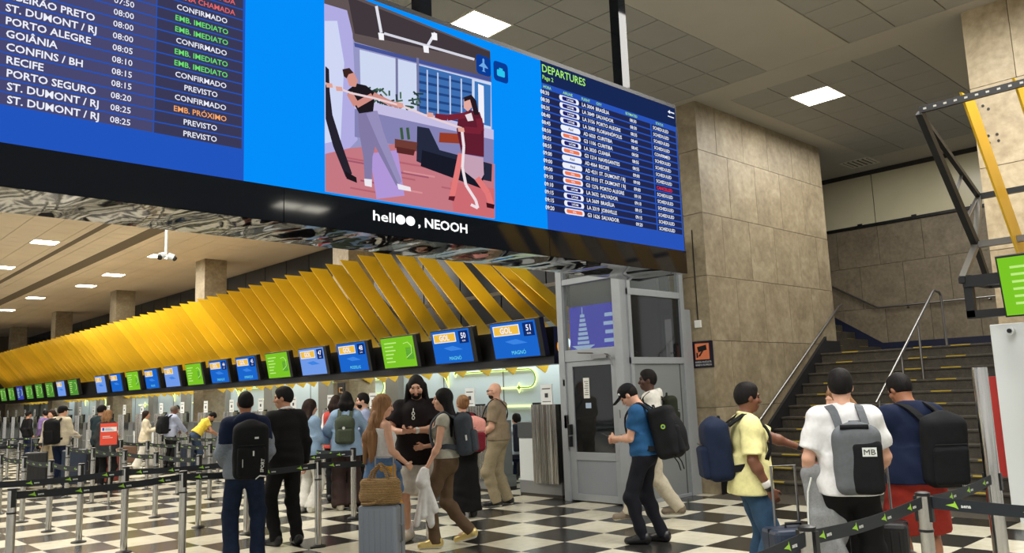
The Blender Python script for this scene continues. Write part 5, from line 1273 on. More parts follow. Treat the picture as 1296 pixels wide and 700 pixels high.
def suitcase(loc, rz, w_, d_, h_, m, label, handle=.42, ribs=True, grip_m=None):
    r = empty('suitcase', loc, rz, label, 'suitcase'); g = grip_m or M_STEEL2
    MB().box(-w_/2, w_/2, -d_/2, d_/2, .06, h_).build('shell', m, r, bevel=.03)
    if ribs:
        n = 6
        for s in (-1, 1):
            for k in range(n):
                x = -w_*.36+w_*.72*k/(n-1); MB().box(x-.008, x+.008, s*(d_/2+.0)-.004, s*(d_/2)+.004, .12, h_-.05).build('rib', m, r, bevel=.003)
    MB().box(-w_/2-.002, w_/2+.002, -.006, .006, .058, h_+.002).build('zip_seam', M_BLACKM, r, bevel=.004)
    MB().tube([(w_/2, -.03, h_*.40), (w_/2+.03, -.03, h_*.42), (w_/2+.03, -.03, h_*.66), (w_/2, -.03, h_*.68)], .011, 8).build('side_handle', g, r, smooth=True)
    MB().tube([(-.06, 0, h_), (-.06, 0, h_+.03), (.06, 0, h_+.03), (.06, 0, h_)], .011, 8).build('top_handle', M_BLACK, r, smooth=True)
    for sx in (-1, 1):
        for sy in (-1, 1): MB().tube([(sx*(w_/2-.05)-.014, sy*(d_/2-.05), .032), (sx*(w_/2-.05)+.014, sy*(d_/2-.05), .032)], .032, 14).box(sx*(w_/2-.05)-.02, sx*(w_/2-.05)+.02, sy*(d_/2-.05)-.02, sy*(d_/2-.05)+.02, .03, .07).build('wheel', M_BLACK, r)
    if handle:
        y = d_/2-.04; MB().tube([(-w_*.24, y, h_-.02), (-w_*.24, y, h_+handle), (w_*.24, y, h_+handle), (w_*.24, y, h_-.02)], .010, 8).build('pull_handle', g, r, smooth=True)
    return r

# ---------------------------------------------------------------- the people
def fab(n, c, **k): k.setdefault('noise', .10); k.setdefault('scale', 30); return mat('cloth_'+n, c, .85, spec=.2, **k)
JEANS_D = fab('dark_jeans', (30, 42, 66), noise=.25, scale=14); JEANS = fab('blue_jeans', (52, 78, 104), noise=.25, scale=14); DENIM_L = fab('light_denim', (142, 168, 196), noise=.12, scale=60)
BLK = fab('black', (20, 20, 22)); BLKJ = fab('black_jeans', (22, 24, 32)); GREYM_ = fab('grey_melange', (132, 140, 152), noise=.2, scale=80); NAVY = fab('navy', (24, 34, 60)); WHITEC = fab('white', (222, 222, 222))
OFFW = fab('off_white', (214, 212, 204)); BROWN = fab('brown_trousers', (92, 74, 56)); TAN = fab('tan', (142, 126, 104)); KHAKI = fab('khaki', (150, 138, 112)); BEIGE = fab('beige', (190, 182, 162))
YEL = fab('pale_yellow', (230, 224, 160)); RED = fab('brick_red', (158, 52, 42)); BLUEP = fab('petrol_blue', (38, 84, 128)); OLIVE = fab('olive', (72, 80, 66)); SLATE = fab('slate', (62, 68, 76)); PINK = fab('pink', (226, 156, 146))
GREYB = fab('bag_grey', (98, 102, 106)); NAVYB = fab('bag_navy', (26, 36, 58)); BAGB = fab('bag_black', (24, 25, 28), bump=.1); CREAM = fab('cream_suit', (216, 206, 182)); YB = fab('bright_yellow', (232, 206, 80)); TEAL = fab('dark_teal', (44, 60, 66))
SH_B = mat('shoe_black', (20, 20, 22), .4); SH_W = mat('shoe_white', (222, 220, 212), .5); SH_G = mat('shoe_gold', (206, 186, 120), .35, .5); SH_BE = mat('shoe_beige', (196, 188, 170), .6); SH_T = mat('shoe_taupe', (120, 108, 92), .7)
def fpos(x, y): p = on_z(x, y); return (p[0], p[1])

# 1 man in grey and navy jacket
P = person(fpos(309, 712), 4, 1.79, (8, 2), skin='tan', bulk=1.08, label='man in grey jacket with navy shoulders and black backpack, seen from behind', h=.010, hair='buzz',
    top=dict(mats=[GREYM_, NAVY], mf=lambda q, c, P: (q[:, 2] > 1.235+.02*np.sin(q[:, 0]*9)) & (np.abs(q[:, 0]) < .27), hem=.86, sleeve=2, fit=.028, hood=True, flare=.01, name='jacket'), bottom=dict(mat=JEANS_D, fit=.022, flare=.01), shoes=(SH_B, SH_W),
    hands=((-.20, .20, 1.0), (.20, .20, 1.0)), feet=((-.13, 0), (.13, 0)))
r, L, B, R_ = backpack(P, 'large black backpack with vertical white print on the man in grey and navy', BAGB, size=(.35, .20, .56), ztop=1.42, off=(.035, 0), shape='dome', bulk=1.08)
b = MB()
put_text(b, 'SPORT', Vector(L((.115, -.142, -.20))*P['sc']-B), Vector(R_@np.array([0.08, 0, 1.])), Vector(R_@np.array([-1., 0, 0.08])), .032, 'l', .03); b.build('side_print', M_TW, r)
decal(r, L, B, P['sc'], [[(.03, -.112, .155), (.07, -.108, .155), (.07, -.106, .135), (.03, -.112, .135)], [(.01, -.150, .02), (.025, -.150, .02), (.025, -.150, -.03), (.01, -.150, -.03)], [(-.09, -.145, -.06), (-.083, -.145, -.06), (-.083, -.145, -.14), (-.09, -.145, -.14)], [(.04, -.15, -.27), (.08, -.145, -.24), (.14, -.13, -.25), (.14, -.13, -.235), (.08, -.145, -.225), (.04, -.15, -.255)]], 'white_mark', M_TW)
# 2 man in black suit
P = person(fpos(361, 690), 28, 1.84, (52, 4), skin='mid', label='man in a black suit in profile, behind the man in grey and navy', h=.010, hair='short', face=True,
    top=dict(mat=BLK, hem=.84, sleeve=2, fit=.026, collar=False, name='suit_jacket', flare=.012), bottom=dict(mat=BLK, fit=.02), shoes=(SH_B, SH_B), hands=((-.2, .16, .95), (.27, .04, .88)), feet=((-.10, .06), (.10, -.06)))
v = Vol(); U = P['U']
for q in range(12):
    a = 2*PI*q/12; a2 = 2*PI*(q+1)/12; v.cap(U((.060*math.cos(a), .060*math.sin(a)-.008, 1.505-.018*math.sin(a))), U((.060*math.cos(a2), .060*math.sin(a2)-.008, 1.505-.018*math.sin(a2))), .014, k=.01)
vmesh('shirt_collar', v.mesh(.007), [WHITEC], P['root'], (0, 0, 0), sc=P['sc'])
q_ = P['AR'][1][1]; vmesh('sleeve_badge', Vol().ell(q_+np.array([.045, -.02, .05]), (.016, .010, .016), None, .002).mesh(.005), [M_TW], P['root'], (0, 0, 0), sc=P['sc'])
# 3 woman in light denim, white trousers
P = person(fpos(391, 648), -45, 1.69, (-25, 6), sex='f', skin='fair', label='woman with long dark hair in light denim shirt and white trousers', h=.012, hair='long', haircol=M_HAIRD, face=True,
    top=dict(mat=DENIM_L, hem=.84, sleeve=2, fit=.03, flare=.03), bottom=dict(mat=OFFW, fit=.03, flare=.03), shoes=(SH_W, SH_W), hands=((-.10, .30, 1.06), (.12, .30, 1.06)))
# 4 person behind them with raised arm
P = person((7.35, 12.2), -15, 1.74, (0, 0), sex='f', skin='mid', label='dark-haired woman in red and white raising an arm, behind the denim-clad pair', h=.014, hair='bob', haircol=M_HAIRD,
    top=dict(mats=[fab('coral', (196, 78, 72)), WHITEC], mf=lambda q, c, P: np.abs(q[:, 0]) > .20, hem=.88, sleeve=2, fit=.03), bottom=dict(mat=BLK, fit=.02), shoes=(SH_B, SH_B), hands=((-.2, .2, 1.0), (.30, .34, 1.50)))
q0 = at(P, P['hand1'][0]+np.array([0, .03, .05])); o = empty('phone', q0, P['rz'], 'dark phone held up by the raised hand in the denim group', 'phone'); MB().box(-.035, .035, -.004, .004, -.01, .14).build('casing', M_BLACK, o, bevel=.003)
# 5 person with green backpack
P = person(fpos(439, 645), 2, 1.78, (0, 0), skin='mid', sex='f', bulk=1.08, label='person in pale denim jacket and wide brown trousers, carrying an olive backpack', h=.012, hair='bob', haircol=M_HAIRB,
    top=dict(mat=DENIM_L, hem=.80, sleeve=2, fit=.035, flare=.03, collar=True, name='jacket'), bottom=dict(mat=fab('dark_brown', (58, 44, 42)), fit=.04, flare=.05), shoes=(SH_BE, SH_W), hands=((-.14, .26, 1.06), (.16, .26, 1.08)), poles=((-1, -.5, -.2), (1, -.5, -.2)))
r, L, B, R_ = backpack(P, 'olive green backpack with small white badge in the denim group', OLIVE, size=(.29, .15, .40), ztop=1.38, off=(-.03, 0), shape='dome')
decal(r, L, B, P['sc'], [[(-.02+.022*math.cos(a), -.094, .05+.022*math.sin(a)) for a in np.linspace(0, 5.8, 12)]], 'badge', M_TW)
# 6 bearded man behind
P = person(fpos(462, 636), 95, 1.76, (0, 3), skin='fair', label='dark-haired bearded man in profile behind the woman with long light hair', h=.014, hair='short', beard='full', face=True,
    top=dict(mat=fab('striped_blue', (150, 160, 190)), hem=.9, sleeve=.5, fit=.02), bottom=dict(mat=BLK, fit=.02), shoes=(SH_B, SH_B))
person((8.6, 12.6), 20, 1.60, (0, 0), skin='mid', sex='f', label='dark-haired person mostly hidden behind the man in the black suit', h=.016, hair='bob', top=dict(mat=BLK, hem=.85, sleeve=2, fit=.03), bottom=dict(mat=BLK, fit=.03), shoes=(SH_B, SH_B))
# 7 woman with long light brown hair
P7 = P = person(fpos(484, 703), -62, 1.70, (-18, 8), sex='f', skin='fair', label='woman with very long light brown hair and white top beside the silver suitcase', h=.010, hair='long', haircol=M_HAIRL, bulk=1.06, face=True,
    top=dict(mat=WHITEC, hem=1.02, sleeve=0, fit=.03, neck=False, flare=.05), bottom=dict(mat=fab('mustard', (206, 150, 50), noise=.3, scale=40), fit=.03, flare=.02), shoes=(fab('rose', (196, 140, 120)), SH_BE), hands=((-.18, .14, .96), (.22, .20, .985)), poles=((-.6, -1, -.3), (.5, -1, 0)), curl=(.5, .9))
v = Vol(); v.fru((0, -.01, 1.06), (0, -.02, .66), (.195, .155), (.225, .185), None, .03); v.cap((-.1, .16, .98), (.1, .17, .95), .035, k=.03); v.cap((.03, .17, .96), (.06, .2, .70), .04, .05, k=.03)
vmesh('tied_denim_jacket', v.mesh(.012, wr=.008, seed=4), [fab('mid_denim', (84, 112, 150), noise=.25, scale=16)], P['root'], (0, 0, 0), sc=P['sc'])
v = Vol(); v.cap(P['hc']+np.array([0, -.08, -.1]), np.array([0, -.14, 1.28]), .07, .075, k=.04); v.cap(np.array([-.03, -.14, 1.30]), np.array([-.04, -.17, 1.02]), .06, .03, k=.04); v.cap(np.array([.05, -.12, 1.30]), np.array([.07, -.15, 1.04]), .06, .03, k=.04)
vmesh('hair_length', v.mesh(.010, wr=.005, wdir=(1.5, 1.5, .15), seed=5), [M_HAIRL], P['root'], (0, 0, 0), sc=P['sc'])
w_ = P['AR'][1][2]; vmesh('bracelet', Vol().ell(w_, (.034, .034, .012), None, .01).mesh(.006), [SH_W], P['root'], (0, 0, 0), sc=P['sc'])
# 8 tall long-haired man
P8 = P = person(fpos(531, 684), 168, 1.92, (8, 14), skin='fair', bulk=1.22, label='tall man with long black hair, black polo shirt and white shorts, looking at a phone', h=.010, hair='longfront', beard='full', face=True,
    top=dict(mat=fab('black_polo', (26, 20, 22)), hem=.80, sleeve=.7, fit=.026, flare=.03, collar=True), bottom=dict(mat=OFFW, kind='shorts', hem=.50, fit=.045, flare=.02), shoes=(SH_BE, SH_W),
    hands=((-.03, .30, 1.17), (.09, .28, 1.16)), poles=((-1, -.2, -.6), (1, -.2, -.6)), grip=((.3, 0, 1), (-.3, 0, 1)), curl=(.7, .7), feet=((-.12, 0), (.12, .03)))
for i in (0, 1):
    an = P['ft'][i][0]; vmesh('sock', Vol().cap(an+(0, 0, -.02), an+(0, 0, .10), .050, .052, k=.01, flat=1).mesh(.009), [WHITEC], P['root'], (0, 0, 0), sc=P['sc'])
w_ = P['AR'][0][2]; vmesh('watch', Vol().ell(w_-(P['AR'][0][2]-P['AR'][0][1])*.12, (.038, .034, .034), None, .01).mesh(.007), [M_TW], P['root'], (0, 0, 0), sc=P['sc'])
U = P['U']; b = MB()
for z in (1.345, 1.30): b.tube([Vector(U((.012*math.cos(a)*1.2, .193, z+.018*math.sin(a)))*P['sc']) for a in np.linspace(0, 5.6, 8)], .005, 5, closed=True)
b.tube([Vector(U(q)*P['sc']) for q in ((0, .18, 1.40), (0, .192, 1.36))], .005, 5); b.build('hanging_sunglasses', M_TW, P['root'])
q0 = at(P, (P['hand0'][0]+P['hand1'][0])/2+np.array([0, .03, .035])); o = empty('phone', q0, P['rz'], 'phone held in both hands by the tall long-haired man', 'phone'); MB().box(-.07, .07, -.035, .035, -.005, .005).build('casing', fab('phone_red', (120, 50, 44)), o, bevel=.003)
# 9 woman in brown trousers
P9 = P = person(fpos(566, 692), 78, 1.74, (14, -2), sex='f', skin='fair', label='woman with long dark hair, grey top and brown trousers, slate backpack', h=.010, hair='long', haircol=M_HAIRB, face=True, twist=0,
    top=dict(mat=fab('grey_beige', (168, 166, 154)), hem=.98, sleeve=.22, fit=.014), bottom=dict(mat=BROWN, fit=.012, flare=.008), shoes=(SH_G, SH_W),
    feet=((-.09, .14), (.09, -.22)), lift=(0, .07), hands=((-.20, .16, .90), (.18, .28, 1.10)), curl=(1, .6))
r, L, B, R_ = backpack(P, 'slate grey backpack on the woman in brown trousers', SLATE, size=(.29, .19, .46), ztop=1.46, off=(-.02, 0), shape='dome', tilt=-6)
decal(r, L, B, P['sc'], [[(-.148, -.03, .0), (-.148, -.05, .0), (-.148, -.05, -.06), (-.148, -.03, -.06)]], 'reflector', M_TW)
hd = P['hand0'][0]; v = Vol(); v.cap(hd, hd+np.array([-.02, .02, -.12]), .05, .085, k=.03); [v.cap(hd+np.array([-.02, .0, -.05]), hd+np.array([-.03+.012*q_*(-1)**q_, -.11+.042*q_, -.42-.05*((q_*3) % 4)]), .03, .036, k=.018) for q_ in range(6)]; v.cap(hd+np.array([-.02, -.05, -.3]), hd+np.array([-.03, -.06, -.60]), .035, .026, k=.03)
q0 = np.array(hd+np.array([-.02, .0, -.5])); o = empty('cloth', at(P, q0), P['rz'], 'white cloth garment hanging from the hand of the woman in brown trousers', 'garment')
vmesh('folded_cloth', v.mesh(.010, wr=.010, wdir=(1, 1, .25), seed=8), [WHITEC], o, q0*P['sc'], sc=P['sc'])
# 10 woman with bun and pink backpack
P = person(fpos(590, 655), 22, 1.66, (10, 0), sex='f', skin='fair', label='woman with light brown hair bun in a long black dress, pink backpack', h=.012, hair='bun', haircol=M_HAIRL,
    top=dict(mat=BLK, hem=.9, sleeve=2, fit=.03), bottom=dict(mat=BLK, kind='skirt', hem=.10, flare=.04), shoes=(SH_B, SH_B))
backpack(P, 'pink and dark red backpack partly hidden behind the slate backpack', PINK, fab('dark_red', (120, 34, 48)), size=(.33, .20, .48), ztop=1.42, off=(.06, 0), shape='dome', mats=[PINK, fab('dark_red', (120, 34, 48))], mf=lambda q: q[:, 2] < -.15)
# 11 bald man in tan
P11 = P = person(fpos(633, 640), 72, 1.84, (10, 4), skin='fair', bulk=1.14, label='bald man with glasses in tan shirt and khaki trousers at the desks', h=.010, hair=None, haircol=M_HAIRD, beard='short', face=True,
    top=dict(mat=TAN, hem=.93, sleeve=.72, fit=.018, flare=.0), bottom=dict(mat=KHAKI, fit=.026, flare=.004, wr=.006), shoes=(SH_B, SH_W), hands=((-.15, .24, .99), (.12, .28, 1.02)), feet=((-.12, .04), (.12, -.06)))
b = MB(); Hh = P['Hh']; sc_ = P['sc']
for s in (-1, 1):
    b.tube([Vector(Hh((s*.032+.022*math.cos(a), .106, .010+.016*math.sin(a)))*sc_) for a in np.linspace(0, 5.6, 9)], .0028, 5, closed=True); b.tube([Vector(Hh(p)*sc_) for p in ((s*.054, .104, .014), (s*.076, .06, .014), (s*.080, .0, .010))], .003, 5)
b.build('glasses', M_BLACK, P['root'])
rb = [(.12, .10, 1.50), (.0, .155, 1.30), (-.12, .16, 1.10), (-.17, .10, 1.0)]; ribbon([P['U'](p)*sc_ for p in smoothpts(rb)], [(.1, 1, .2)]*13, .02, .005).build('lanyard', fab('pale_pink', (214, 180, 176)), P['root'])
q0 = np.array([-.02, .20, .98]); o = empty('shoulder_bag', at(P, q0), P['rz'], 'black crossbody bag in front of the bald man in tan', 'bag')
v = Vol().box(q0+np.array([0, 0, .14]), (.15, .055, .14), .04, None, .02); vmesh('bag_body', v.mesh(.010, wr=.003), [BAGB], o, q0*sc_, sc=sc_)
rb = [(-.12, .20, 1.22), (-.16, .10, 1.42), (-.08, -.02, 1.52), (.08, -.13, 1.36), (.19, -.04, 1.18), (.14, .16, 1.18)]; pts = smoothpts(rb); ribbon([np.array(p)*sc_-q0*sc_ for p in pts], [(p[0], p[1], max(0, p[2]-1.35)*3) for p in pts], .03, .006).build('strap', BAGB, o)
# 14 man with cap
P = person(fpos(822, 687), 74, 1.76, (6, 38), skin='fair', bulk=1.05, lean=4, label='man in black cap and blue T-shirt looking down at a phone by the glazed door', h=.010, hair='short', face=True,
    top=dict(mat=BLUEP, hem=.93, sleeve=.68, fit=.016), bottom=dict(mat=BLKJ, fit=.016), shoes=(SH_B, SH_B), hands=((-.05, .30, 1.14), (.05, .29, 1.12)), poles=((-.6, -.6, -1), (.6, -.6, -1)), feet=((-.10, .07), (.10, -.10)), curl=(.8, .8))
Hh, RH = P['Hh'], P['RH']; v = Vol(); v.ell(Hh((0, -.012, .045)), (.088, .108, .095), RH, .02); v.box(Hh((0, .135, .045)), (.075, .07, .008), .007, RH@Rx(-.12), .012); v.clip(Hh((0, 0, .034)), RH@np.array([0, .02, -1]))
vmesh('cap', v.mesh(.008), [BAGB], P['root'], (0, 0, 0), sc=P['sc'])
vmesh('cap_badge', Vol().ell(Hh((-.062, .064, .075)), (.016, .012, .014), RH, .002).mesh(.004), [M_TW], P['root'], (0, 0, 0), sc=P['sc'])
r, L, B, R_ = backpack(P, 'big black hiking-style backpack with green badge on the man in the cap', BAGB, size=(.36, .26, .56), ztop=1.44, shape='bulge', tilt=-8)
decal(r, L, B, P['sc'], [[(-.183, -.03+.026*math.cos(a), .06+.026*math.sin(a)) for a in np.linspace(0, 5.8, 12)]], 'green_badge', fab('badge_green', (160, 200, 60)))
decal(r, L, B, P['sc'], [[(-.184, -.03+.013*math.cos(a), .06+.013*math.sin(a)) for a in np.linspace(0, 5.8, 10)]], 'badge_centre', fab('badge_blue', (30, 60, 130)))
b = MB()
for dx in (-.05, .1): b.tube([Vector(L(p)*P['sc']-B) for p in ((-.14+dx, -.06, -.26), (-.13+dx, -.09, -.34), (-.15+dx, -.10, -.42))], .007, 5)
b.build('loose_strap', BAGB, r)
q0 = at(P, (P['hand0'][0]+P['hand1'][0])/2+np.array([0, .06, .03])); o = empty('phone', q0, P['rz'], 'black phone in the hands of the man in the cap', 'phone'); MB().box(-.035, .035, -.075, .075, -.004, .004, M=Matrix.Rotation(.5, 4, 'X')).build('casing', M_BLACK, o, bevel=.003)
# 15 man in hoodie
P = person(fpos(832, 658), 98, 1.90, (0, 0), skin='dark', label='man in grey hoodie and beige trousers striding behind the man in the cap', h=.012, hair='short', face=True,
    top=dict(mat=OFFW, hem=.88, sleeve=2, fit=.03, hood=True, name='hoodie'), bottom=dict(mat=BEIGE, fit=.03), shoes=(SH_T, SH_BE), feet=((-.09, .38), (.09, -.24)), lift=(0, .04), hands=((-.24, .15, .95), (.26, -.1, .95)))
r, L, B, R_ = backpack(P, 'dark olive backpack of the man in the grey hoodie', fab('dark_olive', (40, 44, 34)), size=(.30, .16, .44), ztop=1.44)
# 16 man in yellow shirt
P16 = P = person(fpos(962, 757), -76, 1.67, (4, 4), skin='brown', bulk=1.12, label='man in pale yellow shirt and jeans with navy backpack, reaching out an arm', h=.010, hair='short', face=True,
    top=dict(mats=[YEL, WHITEC], mf=lambda q, c, P: (np.abs(q[:, 0]+.02) < .05+.35*(1.25-q[:, 2])*(q[:, 2] < 1.25)*.3) & (q[:, 1] > .02), hem=.84, sleeve=.85, fit=.024, flare=.02, collar=True), bottom=dict(mat=JEANS, fit=.02, flare=.01), shoes=(SH_B, SH_W),
    hands=((-.22, .56, 1.16), (.25, .08, .90)), poles=((-.3, -.3, -1), (.5, -1, 0)), curl=(.4, .6))
backpack(P, 'navy backpack on the man in the pale yellow shirt', NAVYB, size=(.32, .22, .50), ztop=1.45, shape='dome', bulk=1.12, strapmat=BAGB)
w_ = P['AR'][1][2]; e_ = P['AR'][1][1]; u_ = (w_-e_)/np.linalg.norm(w_-e_)
vmesh('white_wristband', Vol().cap(w_-u_*.055, w_-u_*.035, .036, k=.01).mesh(.007), [SH_W], P['root'], (0, 0, 0), sc=P['sc']); vmesh('black_bracelet', Vol().cap(w_-u_*.015, w_-u_*.008, .033, k=.01).mesh(.007), [SH_B], P['root'], (0, 0, 0), sc=P['sc'])
w_ = P['AR'][0][2]; vmesh('watch', Vol().ell(w_, (.034, .034, .034), None, .01).mesh(.007), [SH_B], P['root'], (0, 0, 0), sc=P['sc'])
# 17 man in white T-shirt
P17 = P = person(fpos(1092, 790), 4, 1.74, (-4, 6), skin='fair', bulk=1.06, label='man in white T-shirt seen from behind, grey and black backpack marked MB', h=.010, hair='short', haircol=M_HAIRB,
    top=dict(mat=WHITEC, hem=.88, sleeve=.78, fit=.026, flare=.02), bottom=dict(mat=BLK, fit=.026), shoes=(SH_B, SH_W), hands=((-.25, .10, .93), (.22, .26, 1.0)), poles=((-.4, -1, .1), (.4, -1, 0)))
r, L, B, R_ = backpack(P, 'grey and black backpack with white MB label on the man in the white T-shirt', GREYB, size=(.31, .17, .46), ztop=1.36, shape='dome', bulk=1.06, pocket=False, off=(.05, 0))
v = Vol(); v.box(L((.048, -.030, -.035)), (.108, .063, .185), .05, R_, .02); vmesh('black_panel', v.mesh(.009, wr=.002), [BAGB], r, B, sc=P['sc'])
decal(r, L, B, P['sc'], [[(.025, -.0965, .10), (.115, -.0965, .10), (.115, -.0965, .04), (.025, -.0965, .04)]], 'label_field', M_TW)
b = MB(); put_text(b, 'MB', Vector(L((.034, -.099, .052))*P['sc']-B), Vector(R_@np.array([1, .0, 0.])), Vector(R_@np.array([0, 0, 1.])), .036, 'l', .0, maxw=.072); b.build('label_lettering', M_BLACK, r)
b = MB(); b.tube([Vector(L(p)*P['sc']-B) for p in ((-.10, -.06, .235), (.08, -.06, .235))], .016, 8); b.build('top_band', BAGB, r)
# grey hoodie hanging over his left arm
el, wr = P['AR'][0][1], P['AR'][0][2]; m_ = el*.45+wr*.55; v = Vol(); v.cap(m_+np.array([.01, -.05, .02]), m_+np.array([.05, .06, .0]), .055, k=.03); v.box(m_+np.array([.06, -.03, -.22]), (.095, .05, .26), .045, Ry(-.08), .05); v.box(m_+np.array([.10, -.02, -.42]), (.11, .045, .16), .04, None, .05); v.cap(m_+np.array([.14, -.05, -.4]), m_+np.array([.17, -.06, -.72]), .045, .04, k=.04); v.cap(m_+np.array([-.0, -.05, -.3]), m_+np.array([-.02, -.04, -.62]), .04, .035, k=.04)
q0 = m_+np.array([.06, -.03, -.6]); o = empty('hoodie', at(P, q0), P['rz'], 'grey hoodie hanging over the left arm of the man in white', 'garment')
vmesh('draped_fabric', v.mesh(.010, wr=.014, wdir=(1.2, 1, .35), seed=12), [fab('hoodie_grey', (140, 142, 144), noise=.15, scale=90)], o, q0*P['sc'], sc=P['sc'])
MB().tube([Vector((m_+np.array(p))*P['sc']-q0*P['sc']) for p in ((.0, -.11, -.02), (-.03, -.10, -.12), (-.04, -.09, -.25), (-.045, -.09, -.42))], .006, 6).build('drawstring', M_TW, o, smooth=True)
vmesh('watch', Vol().ell(wr, (.036, .036, .034), None, .01).mesh(.007), [SH_B], P['root'], (0, 0, 0), sc=P['sc'])
# 18 hidden person
person((6.75, 3.15), 120, 1.62, (0, 10), skin='fair', sex='f', label='brown-haired person almost hidden behind the man in the white T-shirt', h=.016, hair='bob', haircol=M_HAIRL, top=dict(mat=fab('brick', (140, 70, 60)), hem=.88, sleeve=2, fit=.02), bottom=dict(mat=NAVY, fit=.02), shoes=(SH_B, SH_B), hands=((-.1, .25, 1.0), (.1, .25, 1.0)))
# 19 man in navy T-shirt, red shorts
P19 = P = person(fpos(1176, 756), 22, 1.72, (22, 30), skin='tan', bulk=1.02, label='man in navy T-shirt and brick red shorts with black backpack', h=.010, hair='short', face=True,
    top=dict(mat=NAVY, hem=.87, sleeve=.62, fit=.026, flare=.038), bottom=dict(mat=RED, kind='shorts', hem=.50, fit=.040, flare=.03), shoes=(SH_B, SH_W), hands=((-.20, .30, .98), (.24, .2, 1.0)), poles=((-.7, -1, -.1), (.6, -1, 0)), curl=(.9, .6))
r, L, B, R_ = backpack(P, 'black backpack hanging low on the man in navy T-shirt', BAGB, size=(.32, .20, .54), ztop=1.40, off=(.13, 0), shape='dome', bulk=1.02, tilt=6)
b = MB(); put_text(b, 'TRAVEL', Vector(L((.06, -.118, -.245))*P['sc']-B), Vector(R_@np.array([1, .1, 0.])), Vector(R_@np.array([0, 0, 1.])), .014, 'l', .02); b.build('small_print', M_TW, r)
# agents at the desks
def chair(loc, rz, label):
    r = empty('office_chair', loc, rz, label, 'chair'); D = mat('chair_fabric', (26, 30, 46), .8)
    MB().box(-.24, .24, -.24, .24, .44, .52).build('seat', D, r, bevel=.03); MB().box(-.22, .22, -.32, -.25, .58, 1.10).build('backrest', D, r, bevel=.03)
    MB().tube([(0, 0, .1), (0, 0, .44)], .03, 8).build('column', M_BLACK, r); MB().box(-.03, .03, -.30, -.2, .46, .7).build('back_bar', M_BLACK, r)
    for k in range(5):
        a = 2*PI*k/5; MB().tube([(0, 0, .11), (.27*math.cos(a), .27*math.sin(a), .07)], .018, 6).tube([(.27*math.cos(a)-.01, .27*math.sin(a), .03), (.27*math.cos(a)+.012, .27*math.sin(a), .03)], .03, 8).build('caster_leg', M_BLACK, r)
p = on_X(655, 560, 10.95); P = person((10.95, p[1], -.42), 25, 1.70, (0, 0), skin='mid', label='seated agent in white shirt in a dark chair behind the desks, seen from behind', h=.016, hair='short', top=dict(mat=fab('agent_white', (206, 218, 226)), hem=.92, sleeve=2, fit=.025), bottom=dict(mat=NAVY, fit=.02), shoes=(SH_B, SH_B), feet=((-.12, .42), (.12, .42)), lift=(.43, .43), hands=((-.15, .35, 1.05), (.15, .35, 1.05)))
chair((10.95, p[1], 0), P['rz'], 'dark office chair with an agent behind the rightmost desks')
p = on_X(611, 530, 10.9); P = person((10.9, p[1], -.36), 195, 1.70, (0, 14), skin='dark', label='dark-skinned agent in pale shirt seated behind the desk, facing the bald man', h=.014, hair='short', face=True, top=dict(mat=fab('agent_white', (206, 218, 226)), hem=.92, sleeve=2, fit=.025), bottom=dict(mat=NAVY, fit=.02), shoes=(SH_B, SH_B), feet=((-.12, .42), (.12, .42)), lift=(.37, .37), hands=((-.15, .35, 1.15), (.15, .35, 1.15)))
chair((10.9, p[1], .02), P['rz'], 'dark office chair of the agent facing the bald man')
# left queue and desks, far
P = person(fpos(74, 613), -42, 1.78, (-20, 8), skin='fair', bulk=1.1, label='man in black cap and cream jacket with black backpack in the left queue', h=.017, hair='short', top=dict(mat=fab('ivory', (206, 196, 172)), hem=.86, sleeve=2, fit=.03), bottom=dict(mat=NAVY, fit=.03), shoes=(SH_W, SH_W), hands=((-.2, .3, 1.05), (.2, .3, 1.05)))
v = Vol(); v.ell(P['Hh']((0, -.012, .045)), (.09, .11, .095), P['RH'], .02); v.box(P['Hh']((0, .13, .045)), (.07, .06, .012), .01, P['RH'], .012); v.clip(P['Hh']((0, 0, .034)), P['RH']@np.array([0, .02, -1])); vmesh('cap', v.mesh(.014), [BAGB], P['root'], (0, 0, 0), sc=P['sc'])
backpack(P, 'black backpack on the man in the black cap and cream jacket', BAGB, size=(.34, .2, .54), ztop=1.44, shape='dome', bulk=1.1)
P = person(fpos(62, 606), 150, 1.70, (0, 0), skin='fair', sex='f', label='person facing us behind the man in black cap and cream jacket', h=.02, hair='bob', haircol=M_HAIRD, top=dict(mat=BEIGE, hem=.85, sleeve=2, fit=.03), bottom=dict(mat=KHAKI, fit=.03), shoes=(SH_W, SH_W))
P = person(fpos(124, 612), -50, 1.76, (0, 10), skin='mid', label='dark-haired man in dark teal shirt behind the red notice', h=.018, hair='short', top=dict(mat=TEAL, hem=.86, sleeve=.7, fit=.03), bottom=dict(mat=BLK, fit=.02), shoes=(SH_B, SH_B), hands=((-.2, .3, 1.05), (.2, .3, 1.05)))
P = person(fpos(133, 618), -30, 1.64, (0, 10), skin='fair', sex='f', label='person with brown hair in a dark coat next to the red notice', h=.018, hair='bob', haircol=M_HAIRL, top=dict(mat=fab('charcoal', (52, 56, 58)), hem=.70, sleeve=2, fit=.04), bottom=dict(mat=BLK, fit=.02), shoes=(SH_B, SH_B))
P = person(fpos(183, 593), -88, 1.58, (-5, -4), skin='mid', sex='f', label='woman in cream jacket and wide white trousers facing the desks', h=.017, hair='pony', haircol=M_HAIRD, top=dict(mat=CREAM, hem=.80, sleeve=2, fit=.03, flare=.03), bottom=dict(mat=OFFW, fit=.035, flare=.05), shoes=(SH_W, SH_W), feet=((-.09, .18), (.09, -.22)), lift=(0, .0), hands=((-.14, .28, 1.18), (.14, .28, 1.16)))
